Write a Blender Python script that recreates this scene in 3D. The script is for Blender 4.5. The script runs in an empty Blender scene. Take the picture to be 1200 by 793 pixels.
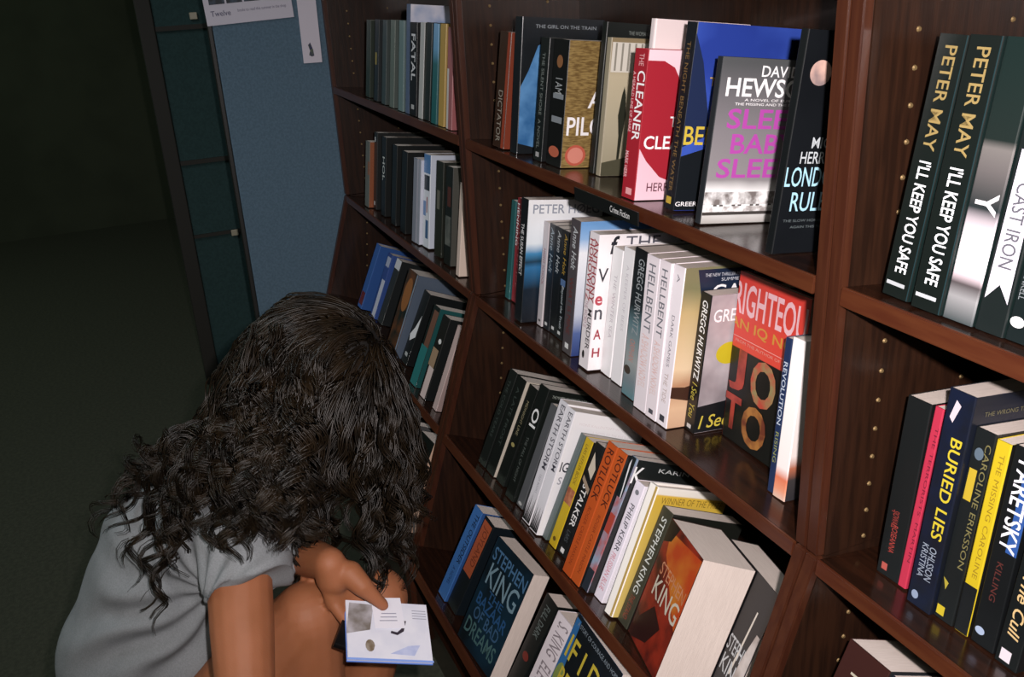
import bpy, bmesh, math, random
from mathutils import Vector, Matrix, noise
random.seed(7)
C = bpy.context.scene.collection
sc = bpy.context.scene
EYE = 1.42            # camera height above the floor; book data below is measured from the camera's eye
# ---------------------------------------------------------------- camera
def view_axes(p=0.38768, y=1.17335, r=-0.05479):
    F = Vector((-math.sin(y)*math.cos(p), math.cos(y)*math.cos(p), -math.sin(p)))
    R0 = Vector((math.cos(y), math.sin(y), 0)); U0 = R0.cross(F)
    return R0*math.cos(r)+U0*math.sin(r), -R0*math.sin(r)+U0*math.cos(r), F
RX, UP, FW = view_axes()
cd = bpy.data.cameras.new('camera'); cam = bpy.data.objects.new('camera', cd); C.objects.link(cam)
cd.sensor_width = 36; cd.lens = 36*1086.2/1200; cd.clip_start = .02
M = Matrix((RX, UP, -FW)).transposed().to_4x4(); M.translation = (0, 0, EYE); cam.matrix_world = M
sc.camera = cam
# ---------------------------------------------------------------- world, lights, exposure
w = bpy.data.worlds.new('world'); sc.world = w; w.use_nodes = True
w.node_tree.nodes['Background'].inputs[0].default_value = (.55, .75, .50, 1)
w.node_tree.nodes['Background'].inputs[1].default_value = .03
def lamp(name, kind, loc, energy, color=(1,1,1), target=None, **kw):
    d = bpy.data.lights.new(name, kind); d.energy = energy; d.color = color
    for k, v in kw.items(): setattr(d, k, v)
    o = bpy.data.objects.new(name, d); C.objects.link(o); o.location = loc
    if target is not None: o.rotation_euler = (Vector(target)-Vector(loc)).to_track_quat('-Z', 'Y').to_euler()
    return o
fl = Vector((0, 0, EYE)) + RX*.055 + UP*.045 - FW*.01
FLASH_TARGET = Vector((0,0,EYE)) + FW*1.0 + RX*.16 - UP*.02
lamp('camera_flash', 'SPOT', fl, 100, (1, .915, .905), FLASH_TARGET, shadow_soft_size=.012, spot_size=math.radians(100), spot_blend=1.0)
for cx, cy, en, cc in ((-4.6, -.9, 7, (.82, 1, .78)), (-2.0, -.7, 15, (.85, .95, 1)), (.6, -.9, 12, (1, .95, .85)), (-4.6, -2.4, 4, (.82, 1, .78)), (-1.4, -2.4, 6, (.82, 1, .78))):
    lamp('ceiling_fill', 'AREA', (cx, cy, 2.58), en, cc, (cx, cy, 0), shape='RECTANGLE', size=1.2, size_y=.3)  # unseen fill lamps, added to lift the blue panel and the dark aisle
vs = sc.view_settings; vs.view_transform = 'Standard'; vs.look = 'None'; vs.gamma = 1; vs.use_curve_mapping = False; vs.exposure = 0.0
sc.cycles.max_bounces = 5
# ---------------------------------------------------------------- helpers
def lin(h):
    h = h.lstrip('#'); v = [int(h[i:i+2], 16)/255 for i in (0, 2, 4)]
    return tuple((c/12.92 if c <= .04045 else ((c+.055)/1.055)**2.4) for c in v)+(1,)
MATS = {}
def mat(key, col='#808080', rough=.5, col2=None, scale=20, spec=.5, metal=0, coat=0, bump=0, bscale=200, stretch=(1,1,1), stops=None, size=1, detail=3):
    """procedural material: plain, noise-mixed (col2) or a vertical printed gradient (stops)"""
    if key in MATS: return MATS[key]
    m = bpy.data.materials.new(key if isinstance(key, str) else 'print'); m.use_nodes = True; MATS[key] = m
    n = m.node_tree.nodes; l = m.node_tree.links; b = n['Principled BSDF']
    b.inputs['Roughness'].default_value = rough; b.inputs['Metallic'].default_value = metal
    b.inputs['Specular IOR Level'].default_value = spec
    b.inputs['Coat Weight'].default_value = coat; b.inputs['Coat Roughness'].default_value = .12
    if stops is None: b.inputs['Base Color'].default_value = lin(col)
    tc = n.new('ShaderNodeTexCoord'); mp = n.new('ShaderNodeMapping'); mp.inputs['Scale'].default_value = stretch
    l.new(tc.outputs['Object'], mp.inputs['Vector'])
    if stops is not None:
        sx = n.new('ShaderNodeSeparateXYZ'); l.new(tc.outputs['Object'], sx.inputs[0])
        nz = n.new('ShaderNodeTexNoise'); nz.inputs['Scale'].default_value = scale*3; l.new(tc.outputs['Object'], nz.inputs['Vector'])
        ma = n.new('ShaderNodeMath'); ma.operation = 'MULTIPLY_ADD'; ma.inputs[1].default_value = .05*(0 if col2 is None else 1); l.new(nz.outputs[0], ma.inputs[0])
        di = n.new('ShaderNodeMath'); di.operation = 'DIVIDE'; di.inputs[1].default_value = size; l.new(sx.outputs[2], di.inputs[0])
        l.new(di.outputs[0], ma.inputs[2])
        cr = n.new('ShaderNodeValToRGB'); e = cr.color_ramp.elements
        while len(e) > 1: e.remove(e[-1])
        for i, (p, c) in enumerate(stops):
            q = e[0] if i == 0 else e.new(p)
            q.position = p; q.color = lin(c)
        l.new(ma.outputs[0], cr.inputs[0]); l.new(cr.outputs[0], b.inputs['Base Color'])
    elif col2 is not None:
        nz = n.new('ShaderNodeTexNoise'); nz.inputs['Scale'].default_value = scale; nz.inputs['Detail'].default_value = detail
        l.new(mp.outputs[0], nz.inputs['Vector'])
        cr = n.new('ShaderNodeValToRGB'); cr.color_ramp.elements[0].position = .38; cr.color_ramp.elements[1].position = .62
        cr.color_ramp.elements[0].color = lin(col); cr.color_ramp.elements[1].color = lin(col2)
        l.new(nz.outputs[0], cr.inputs[0]); l.new(cr.outputs[0], b.inputs['Base Color'])
    if bump:
        bn = n.new('ShaderNodeTexNoise'); bn.inputs['Scale'].default_value = bscale; l.new(mp.outputs[0], bn.inputs['Vector'])
        bp = n.new('ShaderNodeBump'); bp.inputs['Strength'].default_value = bump; bp.inputs['Distance'].default_value = .002
        l.new(bn.outputs[0], bp.inputs['Height']); l.new(bp.outputs[0], b.inputs['Normal'])
    return m
def ink(h):
    """printed inks are a little duller than pure screen colours"""
    if not isinstance(h, str): return h
    h = h.lstrip('#'); v = [int(h[i:i+2], 16) for i in (0, 2, 4)]; mx, mn = max(v), min(v)
    sat = (mx-mn)/max(mx, 1); k = 1-.16*sat; g = sum(v)/3; m_ = .12*sat
    return '#'+''.join('%02x' % int(max(0, min(255, (x*(1-m_)+g*m_)*k))) for x in v)
def printmat(c, size=.2, rough=.4, coat=.14):
    if isinstance(c, str): c = ink(c)
    elif c[0] in 'nw': c = (c[0], ink(c[1]), ink(c[2]))+tuple(c[3:])
    key = ('pr', repr(c), round(size, 3), rough)
    if isinstance(c, str): return mat(('pr', c, rough), c, rough, coat=coat)
    if c[0] == 'n': return mat(key, c[1], rough, col2=c[2], scale=c[3]*1.6, coat=coat)
    if c[0] == 'w': return mat(key, c[1], rough, col2=c[2], scale=c[3], coat=coat, stretch=(1, .8, 4.0), detail=6)
    return mat(key, '#808080', rough, col2=('x' if c[0] == 'g' and (len(c) > 2 and c[2]) else None), scale=6, coat=coat, stops=c[1], size=size)
def obj(name, me, m=None, parent=None):
    o = bpy.data.objects.new(name, me); C.objects.link(o)
    for k in (m if isinstance(m, (list, tuple)) else [m] if m else []): me.materials.append(k)
    if parent: o.parent = parent
    return o
def mesh(verts, faces, name='mesh', mi=None, smooth=False):
    me = bpy.data.meshes.new(name); me.from_pydata([tuple(v) for v in verts], [], faces); me.update()
    if mi: me.polygons.foreach_set('material_index', mi)
    if smooth: me.polygons.foreach_set('use_smooth', [True]*len(faces))
    return me
def bm_mesh(bm, smooth=False):
    bmesh.ops.recalc_face_normals(bm, faces=bm.faces)
    me = bpy.data.meshes.new('mesh'); bm.to_mesh(me); bm.free()
    if smooth: me.polygons.foreach_set('use_smooth', [True]*len(me.polygons))
    return me
def box_bm(bm, x0, x1, y0, y1, z0, z1, bev=0):
    v = [bm.verts.new((x, y, z)) for x in (x0, x1) for y in (y0, y1) for z in (z0, z1)]
    fs = [bm.faces.new([v[i] for i in f]) for f in ((0,1,3,2),(4,6,7,5),(0,4,5,1),(2,3,7,6),(0,2,6,4),(1,5,7,3))]
    if bev: bmesh.ops.bevel(bm, geom=list({e for f in fs for e in f.edges}), offset=bev, segments=2, affect='EDGES', profile=.6)
def box(*a, bev=0):
    bm = bmesh.new(); box_bm(bm, *a, bev=bev); return bm_mesh(bm)
def prism(poly, x0, x1, bev=0):
    """polygon in YZ extruded along X"""
    bm = bmesh.new(); n = len(poly)
    a = [bm.verts.new((x0, y, z)) for y, z in poly]; b = [bm.verts.new((x1, y, z)) for y, z in poly]
    bm.faces.new(a); bm.faces.new(b)
    for i in range(n): bm.faces.new((a[i], a[(i+1) % n], b[(i+1) % n], b[i]))
    if bev: bmesh.ops.bevel(bm, geom=list(bm.edges), offset=bev, segments=2, affect='EDGES')
    return bm_mesh(bm)
def tag(o, label, cat, group=None):
    o['label'] = label; o['category'] = cat
    if group: o['group'] = group
    return o
def empty(name, label, cat, loc=(0,0,0), group=None):
    o = bpy.data.objects.new(name, None); C.objects.link(o); o.location = loc; o.empty_display_size = .05
    return tag(o, label, cat, group)
def structure(name, me, m):
    o = obj(name, me, m); o['kind'] = 'structure'; return o
_tc = {}
def text_mesh(s, bold, shear):
    k = (s, bold, shear)
    if k not in _tc:
        cu = bpy.data.curves.new('lettering', 'FONT'); cu.body = s; cu.offset = bold*.5; cu.shear = shear; cu.resolution_u = 3
        o = bpy.data.objects.new('lettering', cu); me = bpy.data.meshes.new_from_object(o)
        vs_ = [tuple(v.co) for v in me.vertices]; fs = [tuple(p.vertices) for p in me.polygons]
        bpy.data.objects.remove(o); bpy.data.curves.remove(cu); bpy.data.meshes.remove(me)
        xs = [v[0] for v in vs_]; ys = [v[1] for v in vs_]
        a, b, c, d = min(xs), max(xs), min(ys), max(ys)
        _tc[k] = ([((v[0]-a)/(b-a), (v[1]-c)/(d-c)) for v in vs_], fs)
    return _tc[k]
def decal(kind, surf, s, g, col, bold, shear, t, wd, h, lift, parent):
    """flat print on the spine ('s') or front cover ('f') of a book t thick, wd wide, h high"""
    if kind == 'T': u0, u1, v0, v1 = g; pts, fs = text_mesh(s, bold, shear); pts = [(u0+(u1-u0)*x, v0+(v1-v0)*y) for x, y in pts]
    elif kind == 'R': u0, u1, v0, v1 = g; pts = [(u0,v0),(u1,v0),(u1,v1),(u0,v1)]; fs = [(0,1,2,3)]
    elif kind == 'E': pts = [(g[0]+g[2]*math.cos(i*math.pi/14), g[1]+g[3]*math.sin(i*math.pi/14)) for i in range(28)]; fs = [tuple(range(28))]
    else: pts = g; fs = [tuple(range(len(g)))]
    if surf == 's':
        if kind == 'T': V = [(v*t, -lift, h*(1-u)) for u, v in pts]           # letters run down the spine
        else: V = [(v*t, -lift, h*(1-u)) for u, v in pts]
    else: V = [(t+lift, u*wd, v*h) for u, v in pts]
    # print that would run past the cover edge is cut at the edge
    out = mesh(V, fs)
    bm = bmesh.new(); bm.from_mesh(out); bpy.data.meshes.remove(out)
    planes = [((0,.0004,0),(0,-1,0)),((0,wd-.0006,0),(0,1,0))] if surf == 'f' else [((.0002,0,0),(-1,0,0)),((t-.0002,0,0),(1,0,0))]
    planes += [((0,0,.0004),(0,0,-1)),((0,0,h-.0004),(0,0,1))]
    for co, no in planes:
        bmesh.ops.bisect_plane(bm, geom=list(bm.verts)+list(bm.edges)+list(bm.faces), plane_co=co, plane_no=no, clear_outer=True)
    bm.normal_update()
    want = Vector((0,-1,0)) if surf == 's' else Vector((1,0,0))
    for f in bm.faces:
        if f.normal.dot(want) < 0: f.normal_flip()
    if not bm.faces: bm.free(); return
    me = bpy.data.meshes.new('mesh'); bm.to_mesh(me); bm.free()
    nm = 'lettering' if kind == 'T' else 'printed_shape'
    obj(nm, me, printmat(col, h, rough=.4), parent)
paper = mat('book_paper', '#cdbfb6', .8, col2='#d9cbc2', scale=60, stretch=(30, .6, .6), bump=.25, bscale=90)
paper_w = mat('book_paper_white', '#dccdc4', .8, col2='#e6d8d0', scale=60, stretch=(30, .6, .6), bump=.25, bscale=90)
def book(t, wd, h, front, spine, decor, hard, label, group, mtx, name='book', pw=False):
    e = empty(name, label, 'book', group=group); e.matrix_world = mtx
    c = .0022 if hard else .0005; over = .003 if hard else 0
    # cover: a U-shaped board wrapped round the spine, rounded a little on hardbacks
    r = .0025 if hard else .0012
    prof = [(0, r), (r*.3, r*.3), (r, 0), (t-r, 0), (t-r*.3, r*.3), (t, r), (t, wd), (t-c, wd), (t-c, r+c), (c, r+c), (c, wd), (0, wd)]
    n = len(prof)
    V = [(x, y, 0) for x, y in prof]+[(x, y, h) for x, y in prof]
    F = []; mi = []
    for i in range(n):
        j = (i+1) % n; F.append((i, j, j+n, i+n)); mi.append(0 if i in (0,1,2,3,4) else 1 if i == 5 else 2)
    caps = [(0,1,9),(9,1,2),(9,2,3),(8,9,3),(3,4,8),(4,5,8),(5,6,7,8),(9,10,11,0)]
    for q in caps: F.append(tuple(reversed(q))); mi.append(0); F.append(tuple(k+n for k in q)); mi.append(0)
    ms = [printmat(spine, h), printmat(front, h), printmat(spine if isinstance(spine, str) else '#202428', h)]
    obj('cover', mesh(V, F, mi=mi), ms, e)
    obj('pages', box(c, t-c, r+c, wd-over-.0008, over, h-over-.0008), paper_w if pw else paper, e)
    for i, (kind, surf, s, g, col, b, sh) in enumerate(decor):
        decal(kind, surf, s, g, col, b, sh, t, wd, h, .00012+.00007*i, e)
    return e
SHELVES={'2.1': (0.6255, -0.3075, 0.1188), '2.2': (0.6302, -0.6228, 0.1155), '2.3': (0.5292, -0.9094, 0.4004), '2.4': (0.4089, -1.1415, 0.4747), '3.1': (0.6255, -0.3075, 0.1188), '3.2': (0.6302, -0.6228, 0.1155), '1.1': (0.6255, -0.3075, 0.1188), '1.2': (0.6302, -0.6228, 0.1155), '1.3': (0.5292, -0.9094, 0.4004), '1.4': (0.4089, -1.1415, 0.4747)}
BOOKS=[
 ('2.1', [-1.5432, 0.0048, 0.1387, 0.0317, 0.019, 0.044, 0.129, 0.1947], 0, 0, 'brown paperback with an orange edge, first on the top shelf beside the brass pin holes', '#8c3a22', '#3a2418', [('R', 's', None, (0, 1, 0.75, 1), '#a8432a', 0, 0), ('T', 's', 'DICTATOR', (0.5, 0.95, 0.25, 0.62), '#9c9488', 0, 0)]),
 ('2.1', [-1.484, 0.0126, 0.1042, -0.0026, -0.0051, 0.0286, 0.153, 0.2224], 0, 0, 'tall dark paperback with a blue sky photo on its cover', ('n', '#0e1418', '#121a22', 8), '#101a20', [('P', 'f', None, [(0.01, 0.08), (0.26, 0.04), (0.34, 0.1), (0.34, 0.84), (0.2, 0.8), (0.1, 0.62), (0.01, 0.5)], ('n', '#2f6fb0', '#5d9ad6', 14), 0, 0), ('T', 'f', 'THE GIRL ON THE TRAIN', (0.16, 0.9, 0.925, 0.95), '#9aa3a8', 0, 0), ('R', 'f', None, (0.3, 0.95, 0.84, 0.855), '#1d3c55', 0, 0)]),
 ('2.1', [-1.4039, 0.0193, 0.121, 0.006, 0.0084, 0.0308, 0.129, 0.1936], 0, 0, 'black paperback with a faint white line of type down its thin spine', '#121516', '#14191a', [('T', 's', 'THE SILENT SHORE  A NOVEL', (0.12, 0.9, 0.3, 0.62), '#78807c', 0, 0), ('R', 's', None, (0.93, 0.97, 0.3, 0.7), '#a0a0a0', 0, 0)]),
 ('2.1', [-1.361, 0.0227, 0.1146, 0.0311, 0.0103, 0.048, 0.129, 0.1937], 0, 0, 'paperback with a gold engraved cover and a black spine with an orange seal', ('w', '#a3874e', '#75592f', 110), '#0e0f10', [('T', 'f', 'I', (0.47, 0.56, 0.67, 0.8), '#f2f0f2', 0.02, 0), ('T', 'f', 'AM', (0.32, 0.74, 0.48, 0.61), '#f2f0f2', 0.02, 0), ('T', 'f', 'PILGRIM', (0.05, 0.97, 0.26, 0.41), '#f2f0f2', 0.03, 0), ('E', 'f', None, (0.2, 0.1, 0.145, 0.085), '#d4604a', 0, 0), ('E', 'f', None, (0.2, 0.1, 0.11, 0.065), '#e48f7c', 0, 0), ('E', 's', None, (0.885, 0.5, 0.045, 0.36), '#c8664a', 0, 0), ('T', 's', 'I AM', (0.3, 0.42, 0.3, 0.75), '#a0a4a6', 0, 0), ('R', 's', None, (0.42, 0.46, 0.2, 0.9), '#80868c', 0, 0), ('R', 's', None, (0.6, 0.65, 0.2, 0.9), '#80868c', 0, 0), ('E', 's', None, (0.17, 0.5, 0.05, 0.2), '#96633e', 0, 0)]),
 ('2.1', [-1.2659, 0.0506, 0.1299, 0.0014, 0.0004, 0.0133, 0.153, 0.2219], 0, 0, 'tall black paperback with small type across the very top of its cover', '#0f1412', '#101412', [('T', 'f', 'THE WOMAN IN THE DARK', (0.25, 0.7, 0.925, 0.95), '#7d8480', 0, 0)]),
 ('2.1', [-1.252, 0.055, 0.1184, 0.001, 0.0004, 0.013, 0.129, 0.2022], 0, 0, 'pale sepia paperback with a white picket pattern and a lone dark cypress', ('g', [(0, '#8f8872'), (0.35, '#a79f88'), (0.75, '#b8ad92'), (1, '#8a7a5c')], '#6e6650'), '#9a907a', [('R', 'f', None, (0.02, 1, 0.76, 0.97), '#d4cfc4', 0, 0), ('R', 'f', None, (0.06, 0.085, 0.77, 0.965), '#8f8b80', 0, 0), ('R', 'f', None, (0.14500000000000002, 0.17, 0.77, 0.965), '#8f8b80', 0, 0), ('R', 'f', None, (0.23, 0.255, 0.77, 0.965), '#8f8b80', 0, 0), ('R', 'f', None, (0.315, 0.34, 0.77, 0.965), '#8f8b80', 0, 0), ('R', 'f', None, (0.4, 0.42500000000000004, 0.77, 0.965), '#8f8b80', 0, 0), ('R', 'f', None, (0.48500000000000004, 0.51, 0.77, 0.965), '#8f8b80', 0, 0), ('R', 'f', None, (0.5700000000000001, 0.595, 0.77, 0.965), '#8f8b80', 0, 0), ('R', 'f', None, (0.655, 0.68, 0.77, 0.965), '#8f8b80', 0, 0), ('R', 'f', None, (0.74, 0.765, 0.77, 0.965), '#8f8b80', 0, 0), ('R', 'f', None, (0.825, 0.85, 0.77, 0.965), '#8f8b80', 0, 0), ('R', 'f', None, (0.9100000000000001, 0.935, 0.77, 0.965), '#8f8b80', 0, 0), ('P', 'f', None, [(0.2, 0.1), (0.23, 0.1), (0.25, 0.3), (0.275, 0.45), (0.25, 0.6), (0.225, 0.66), (0.2, 0.6), (0.17, 0.45), (0.2, 0.3)], '#26281e', 0, 0), ('P', 'f', None, [(0, 0), (1, 0), (1, 0.12), (0.5, 0.16), (0, 0.1)], '#4c4a38', 0, 0)]),
 ('2.1', [-1.1029, 0.0319, 0.1231, 0.0048, 0.0016, 0.0121, 0.153, 0.2313], 0, 1, 'tall pale pink hardback standing behind the red book', '#e3d2d2', '#d8cccc', [('T', 'f', 'A NOVEL OF SUSPENSE', (0.1, 0.9, 0.6, 0.64), '#b09a9a', 0, 0)]),
 ('2.1', [-1.0903, 0.0062, 0.1171, 0.0046, 0.0018, 0.0328, 0.129, 0.1944], 0, 0, 'bright red paperback with a red head shape on its pink cover', ('g', [(0, '#e8c4d0'), (0.5, '#e6b8c6'), (1, '#e9cdd6')], '#e2b4c2'), '#bf2030', [('P', 'f', None, [(0.0, 0.36), (0.1, 0.27), (0.28, 0.16), (0.45, 0.12), (0.6, 0.15), (0.56, 0.4), (0.46, 0.55), (0.47, 0.68), (0.42, 0.8), (0.33, 0.89), (0.2, 0.93), (0.0, 0.93)], '#c22234', 0, 0), ('R', 'f', None, (0, 0.0, 0, 1), '#c22234', 0, 0), ('T', 'f', 'THE', (0.34, 0.6, 0.5, 0.57), '#f2f0f2', 0.02, 0), ('T', 'f', 'CLEANER', (0.05, 0.86, 0.35, 0.44), '#f2f0f2', 0.03, 0), ('T', 'f', 'HERRMANN', (0.14, 0.75, 0.06, 0.12), '#6b3a48', 0.01, 0), ('T', 's', 'CLEANER', (0.14, 0.6, 0.38, 0.95), '#f2f0f2', 0.02, 0), ('T', 's', 'THE', (0.03, 0.11, 0.4, 0.75), '#f0b0b4', 0, 0), ('T', 's', 'A HERALD LINE OF DARE', (0.15, 0.55, 0.06, 0.26), '#f2c4c8', 0, 0), ('T', 's', 'MARK HERR', (0.68, 0.86, 0.05, 0.3), '#f2c4c8', 0.01, 0), ('R', 's', None, (0.925, 0.97, 0.35, 0.8), '#f0a8ac', 0, 0)]),
 ('2.1', [-1.0079, 0.022, 0.1272, -0.0474, 0.0137, 0.0238, 0.155, 0.2297], 0, 0, 'tall blue paperback with yellow capitals behind the silver-grey one', ('n', '#2340a8', '#3d62d6', 5), '#12161c', [('P', 'f', None, [(0, 0), (1, 0), (1, 0.3), (0.6, 0.33), (0.3, 0.36), (0, 0.3)], '#10161c', 0, 0), ('P', 'f', None, [(0, 0.35), (0.25, 0.42), (0.1, 0.8), (0, 0.95)], '#1d2c52', 0, 0), ('P', 'f', None, [(0.75, 0.75), (0.9, 0.78), (0.95, 0.9), (1, 0.98), (0.99, 0.86), (0.93, 0.76)], '#182a66', 0, 0), ('T', 'f', 'THE', (0.18, 0.36, 0.68, 0.725), '#e0b23c', 0.01, 0), ('T', 'f', 'BENEATH', (0.01, 0.8, 0.365, 0.465), '#e6c840', 0.02, 0), ('T', 'f', 'GREER HENDRICKS', (0.01, 0.62, 0.025, 0.05), '#f2f0f2', 0.01, 0), ('T', 's', 'THE NIGHT BENEATH THE WATER', (0.1, 0.9, 0.3, 0.65), '#8a6a3c', 0, 0), ('R', 's', None, (0.93, 0.97, 0.2, 0.7), '#d8b23a', 0, 0)]),
 ('2.1', [-0.9209, 0.0105, 0.1261, -0.0036, 0.014, 0.0106, 0.129, 0.1946], 0, 0, 'silver-grey paperback with pink capitals over a white city skyline', ('g', [(0, '#908c86'), (0.14, '#e8e8e8'), (0.22, '#f2f2f2'), (0.3, '#8a8688'), (0.6, '#7c787c'), (1, '#4e5052')], '#58585c'), '#22262a', [('T', 'f', 'DAVID', (0.45, 0.88, 0.895, 0.96), '#f2f0f2', 0.02, 0), ('T', 'f', 'HEWSON', (0.08, 1.12, 0.775, 0.885), '#f2f0f2', 0.03, 0), ('T', 'f', 'A NOVEL OF EUROPE', (0.3, 0.95, 0.75, 0.765), '#f2f0f2', 0, 0), ('T', 'f', 'THE MISSING AND THE DEAD', (0.2, 0.95, 0.725, 0.74), '#f2f0f2', 0, 0), ('T', 'f', 'SLEEP', (0.14, 1.02, 0.585, 0.705), '#c34cb8', 0.035, 0), ('T', 'f', 'BABY', (0.22, 0.97, 0.435, 0.555), '#c34cb8', 0.035, 0), ('T', 'f', 'SLEEP', (0.1, 0.98, 0.285, 0.405), '#c34cb8', 0.035, 0), ('R', 'f', None, (0.05, 0.09, 0.08, 0.12), '#f4f4f4', 0, 0), ('R', 'f', None, (0.12000000000000001, 0.16, 0.08, 0.13999999999999999), '#55504e', 0, 0), ('R', 'f', None, (0.19, 0.23, 0.08, 0.16), '#55504e', 0, 0), ('R', 'f', None, (0.26, 0.30000000000000004, 0.08, 0.13), '#f4f4f4', 0, 0), ('R', 'f', None, (0.33, 0.37, 0.08, 0.15), '#55504e', 0, 0), ('R', 'f', None, (0.4, 0.44000000000000006, 0.08, 0.12), '#55504e', 0, 0), ('R', 'f', None, (0.47000000000000003, 0.51, 0.08, 0.13999999999999999), '#f4f4f4', 0, 0), ('R', 'f', None, (0.54, 0.5800000000000001, 0.08, 0.16), '#55504e', 0, 0), ('R', 'f', None, (0.6100000000000001, 0.65, 0.08, 0.13), '#55504e', 0, 0), ('R', 'f', None, (0.6800000000000002, 0.7200000000000001, 0.08, 0.15), '#f4f4f4', 0, 0), ('R', 'f', None, (0.7500000000000001, 0.79, 0.08, 0.12), '#55504e', 0, 0), ('R', 'f', None, (0.8200000000000001, 0.86, 0.08, 0.13999999999999999), '#55504e', 0, 0), ('R', 'f', None, (0.8900000000000001, 0.93, 0.08, 0.16), '#f4f4f4', 0, 0), ('R', 'f', None, (0, 1, 0.12, 0.2), ('n', '#f4f4f4', '#77706e', 38), 0, 0), ('R', 'f', None, (0, 1, 0.075, 0.11), ('n', '#fafafa', '#a09a98', 60), 0, 0), ('R', 'f', None, (0, 1, 0.055, 0.075), '#44403e', 0, 0)]),
 ('2.1', [-0.7787, 0.0039, 0.1231, -0.0065, 0.0127, 0.0115, 0.153, 0.2301], 0, 0, 'tall black paperback with pale blue capitals leaning by the right upright', ('n', '#0c1014', '#12161a', 5), '#0d1013', [('E', 'f', None, (0.16, 0.82, 0.09, 0.055), ('n', '#d8b0a0', '#7c6e70', 20), 0, 0), ('T', 'f', 'MICK', (0.19, 0.42, 0.49, 0.54), '#b9c0c4', 0.01, 0), ('T', 'f', 'HERRON', (0.11, 0.46, 0.42, 0.475), '#b9c0c4', 0.01, 0), ('T', 'f', 'LONDON', (0.01, 0.5, 0.315, 0.405), '#a8d8ea', 0.01, 0), ('T', 'f', 'RULES', (0.09, 0.46, 0.2, 0.29), '#a8d8ea', 0.01, 0), ('T', 'f', 'THE SLOW HORSES RIDE OUT', (0.05, 0.6, 0.15, 0.162), '#5d6668', 0, 0), ('T', 'f', 'AGAIN THIS SUMMER', (0.12, 0.5, 0.12, 0.132), '#5d6668', 0, 0)]),
 ('2.2', [-1.6233, 0.0408, 0.1429, 0.0068, 0.0136, 0.0197, 0.129, 0.1969], 0, 0, 'thin teal paperback behind the red spine on the second shelf', '#1f5a5e', '#246a6c', []),
 ('2.2', [-1.5994, 0.044, 0.1306, 0.0067, -0.0045, 0.024, 0.129, 0.2053], 0, 0, 'red spined paperback at the left end of the white books', '#a22a30', '#a8303a', [('T', 's', 'HENNING', (0.05, 0.45, 0.1, 0.45), '#f2f0f2', 0.01, 0), ('T', 's', 'DEPTHS OF ICE', (0.1, 0.85, 0.55, 0.8), '#d88a8a', 0, 0)]),
 ('2.2', [-1.4946, 0.0039, 0.1443, -0.0377, -0.0218, 0.0317, 0.1498, 0.2272], 0, 0, 'tall white book with grey capitals along its top and a dark sea on its cover', ('g', [(0, '#0a1018'), (0.3, '#10202e'), (0.48, '#2d6e9e'), (0.53, '#16384e'), (0.6, '#3f86b4'), (0.68, '#dfe8ee'), (1, '#f3f4f6')], '#1a4a6e'), '#141a20', [('T', 'f', 'PETER HØEG', (0.07, 0.95, 0.89, 0.965), '#9aa2b0', 0.02, 0), ('T', 's', 'THE SUSAN EFFECT', (0.2, 0.62, 0.25, 0.65), '#f2f0f2', 0.01, 0), ('R', 'f', None, (0.3, 0.6, 0.12, 0.24), '#f2f0f2', 0, 0), ('E', 'f', None, (0.42, 0.42, 0.1, 0.04), '#f2f0f2', 0, 0)]),
 ('2.2', [-1.4569, 0.0325, 0.119, 0.0038, 0.0102, 0.02, 0.129, 0.1936], 0, 0, 'pale grey-spined paperback just left of the black trio', '#d0c8cc', '#c4bcc0', [('T', 's', 'NIGHT SCHOOL', (0.25, 0.6, 0.3, 0.7), '#a84a50', 0, 0), ('E', 's', None, (0.95, 0.5, 0.012, 0.2), '#30302e', 0, 0)]),
 ('2.2', [-1.4363, 0.0349, 0.1117, 0.0037, 0.0102, 0.0244, 0.129, 0.195], 0, 0, 'first of three matching black paperbacks, left one, with pale lettering', '#15181c', '#1b1f26', [('T', 's', 'Anne Holt', (0.03, 0.45, 0.3, 0.8), '#9aa8b4', 0.01, 0.2), ('R', 's', None, (0.93, 0.96, 0.3, 0.7), '#d0d0d0', 0, 0)]),
 ('2.2', [-1.4113, 0.036, 0.1097, 0.0008, 0.0102, 0.0254, 0.129, 0.1948], 0, 0, 'middle one of the three black paperbacks', '#15181c', '#14181c', [('T', 's', 'Anne Holt', (0.03, 0.42, 0.3, 0.8), '#b4b8bc', 0.01, 0.2), ('R', 's', None, (0.93, 0.96, 0.3, 0.7), '#d0d0d0', 0, 0)]),
 ('2.2', [-1.3841, 0.0348, 0.1125, 0.0002, 0.0098, 0.0251, 0.129, 0.195], 0, 0, 'right one of the three black paperbacks, with yellow lettering at its top', '#15181c', '#12161a', [('T', 's', 'Anne Holt', (0.03, 0.4, 0.3, 0.75), '#c8a038', 0.01, 0.2), ('T', 's', 'Beyond the Truth', (0.5, 0.9, 0.35, 0.75), '#c4ccd2', 0, 0.2), ('R', 's', None, (0.44, 0.5, 0.2, 0.9), '#5a78a8', 0, 0), ('R', 's', None, (0.93, 0.96, 0.3, 0.7), '#d0d0d0', 0, 0)]),
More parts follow.
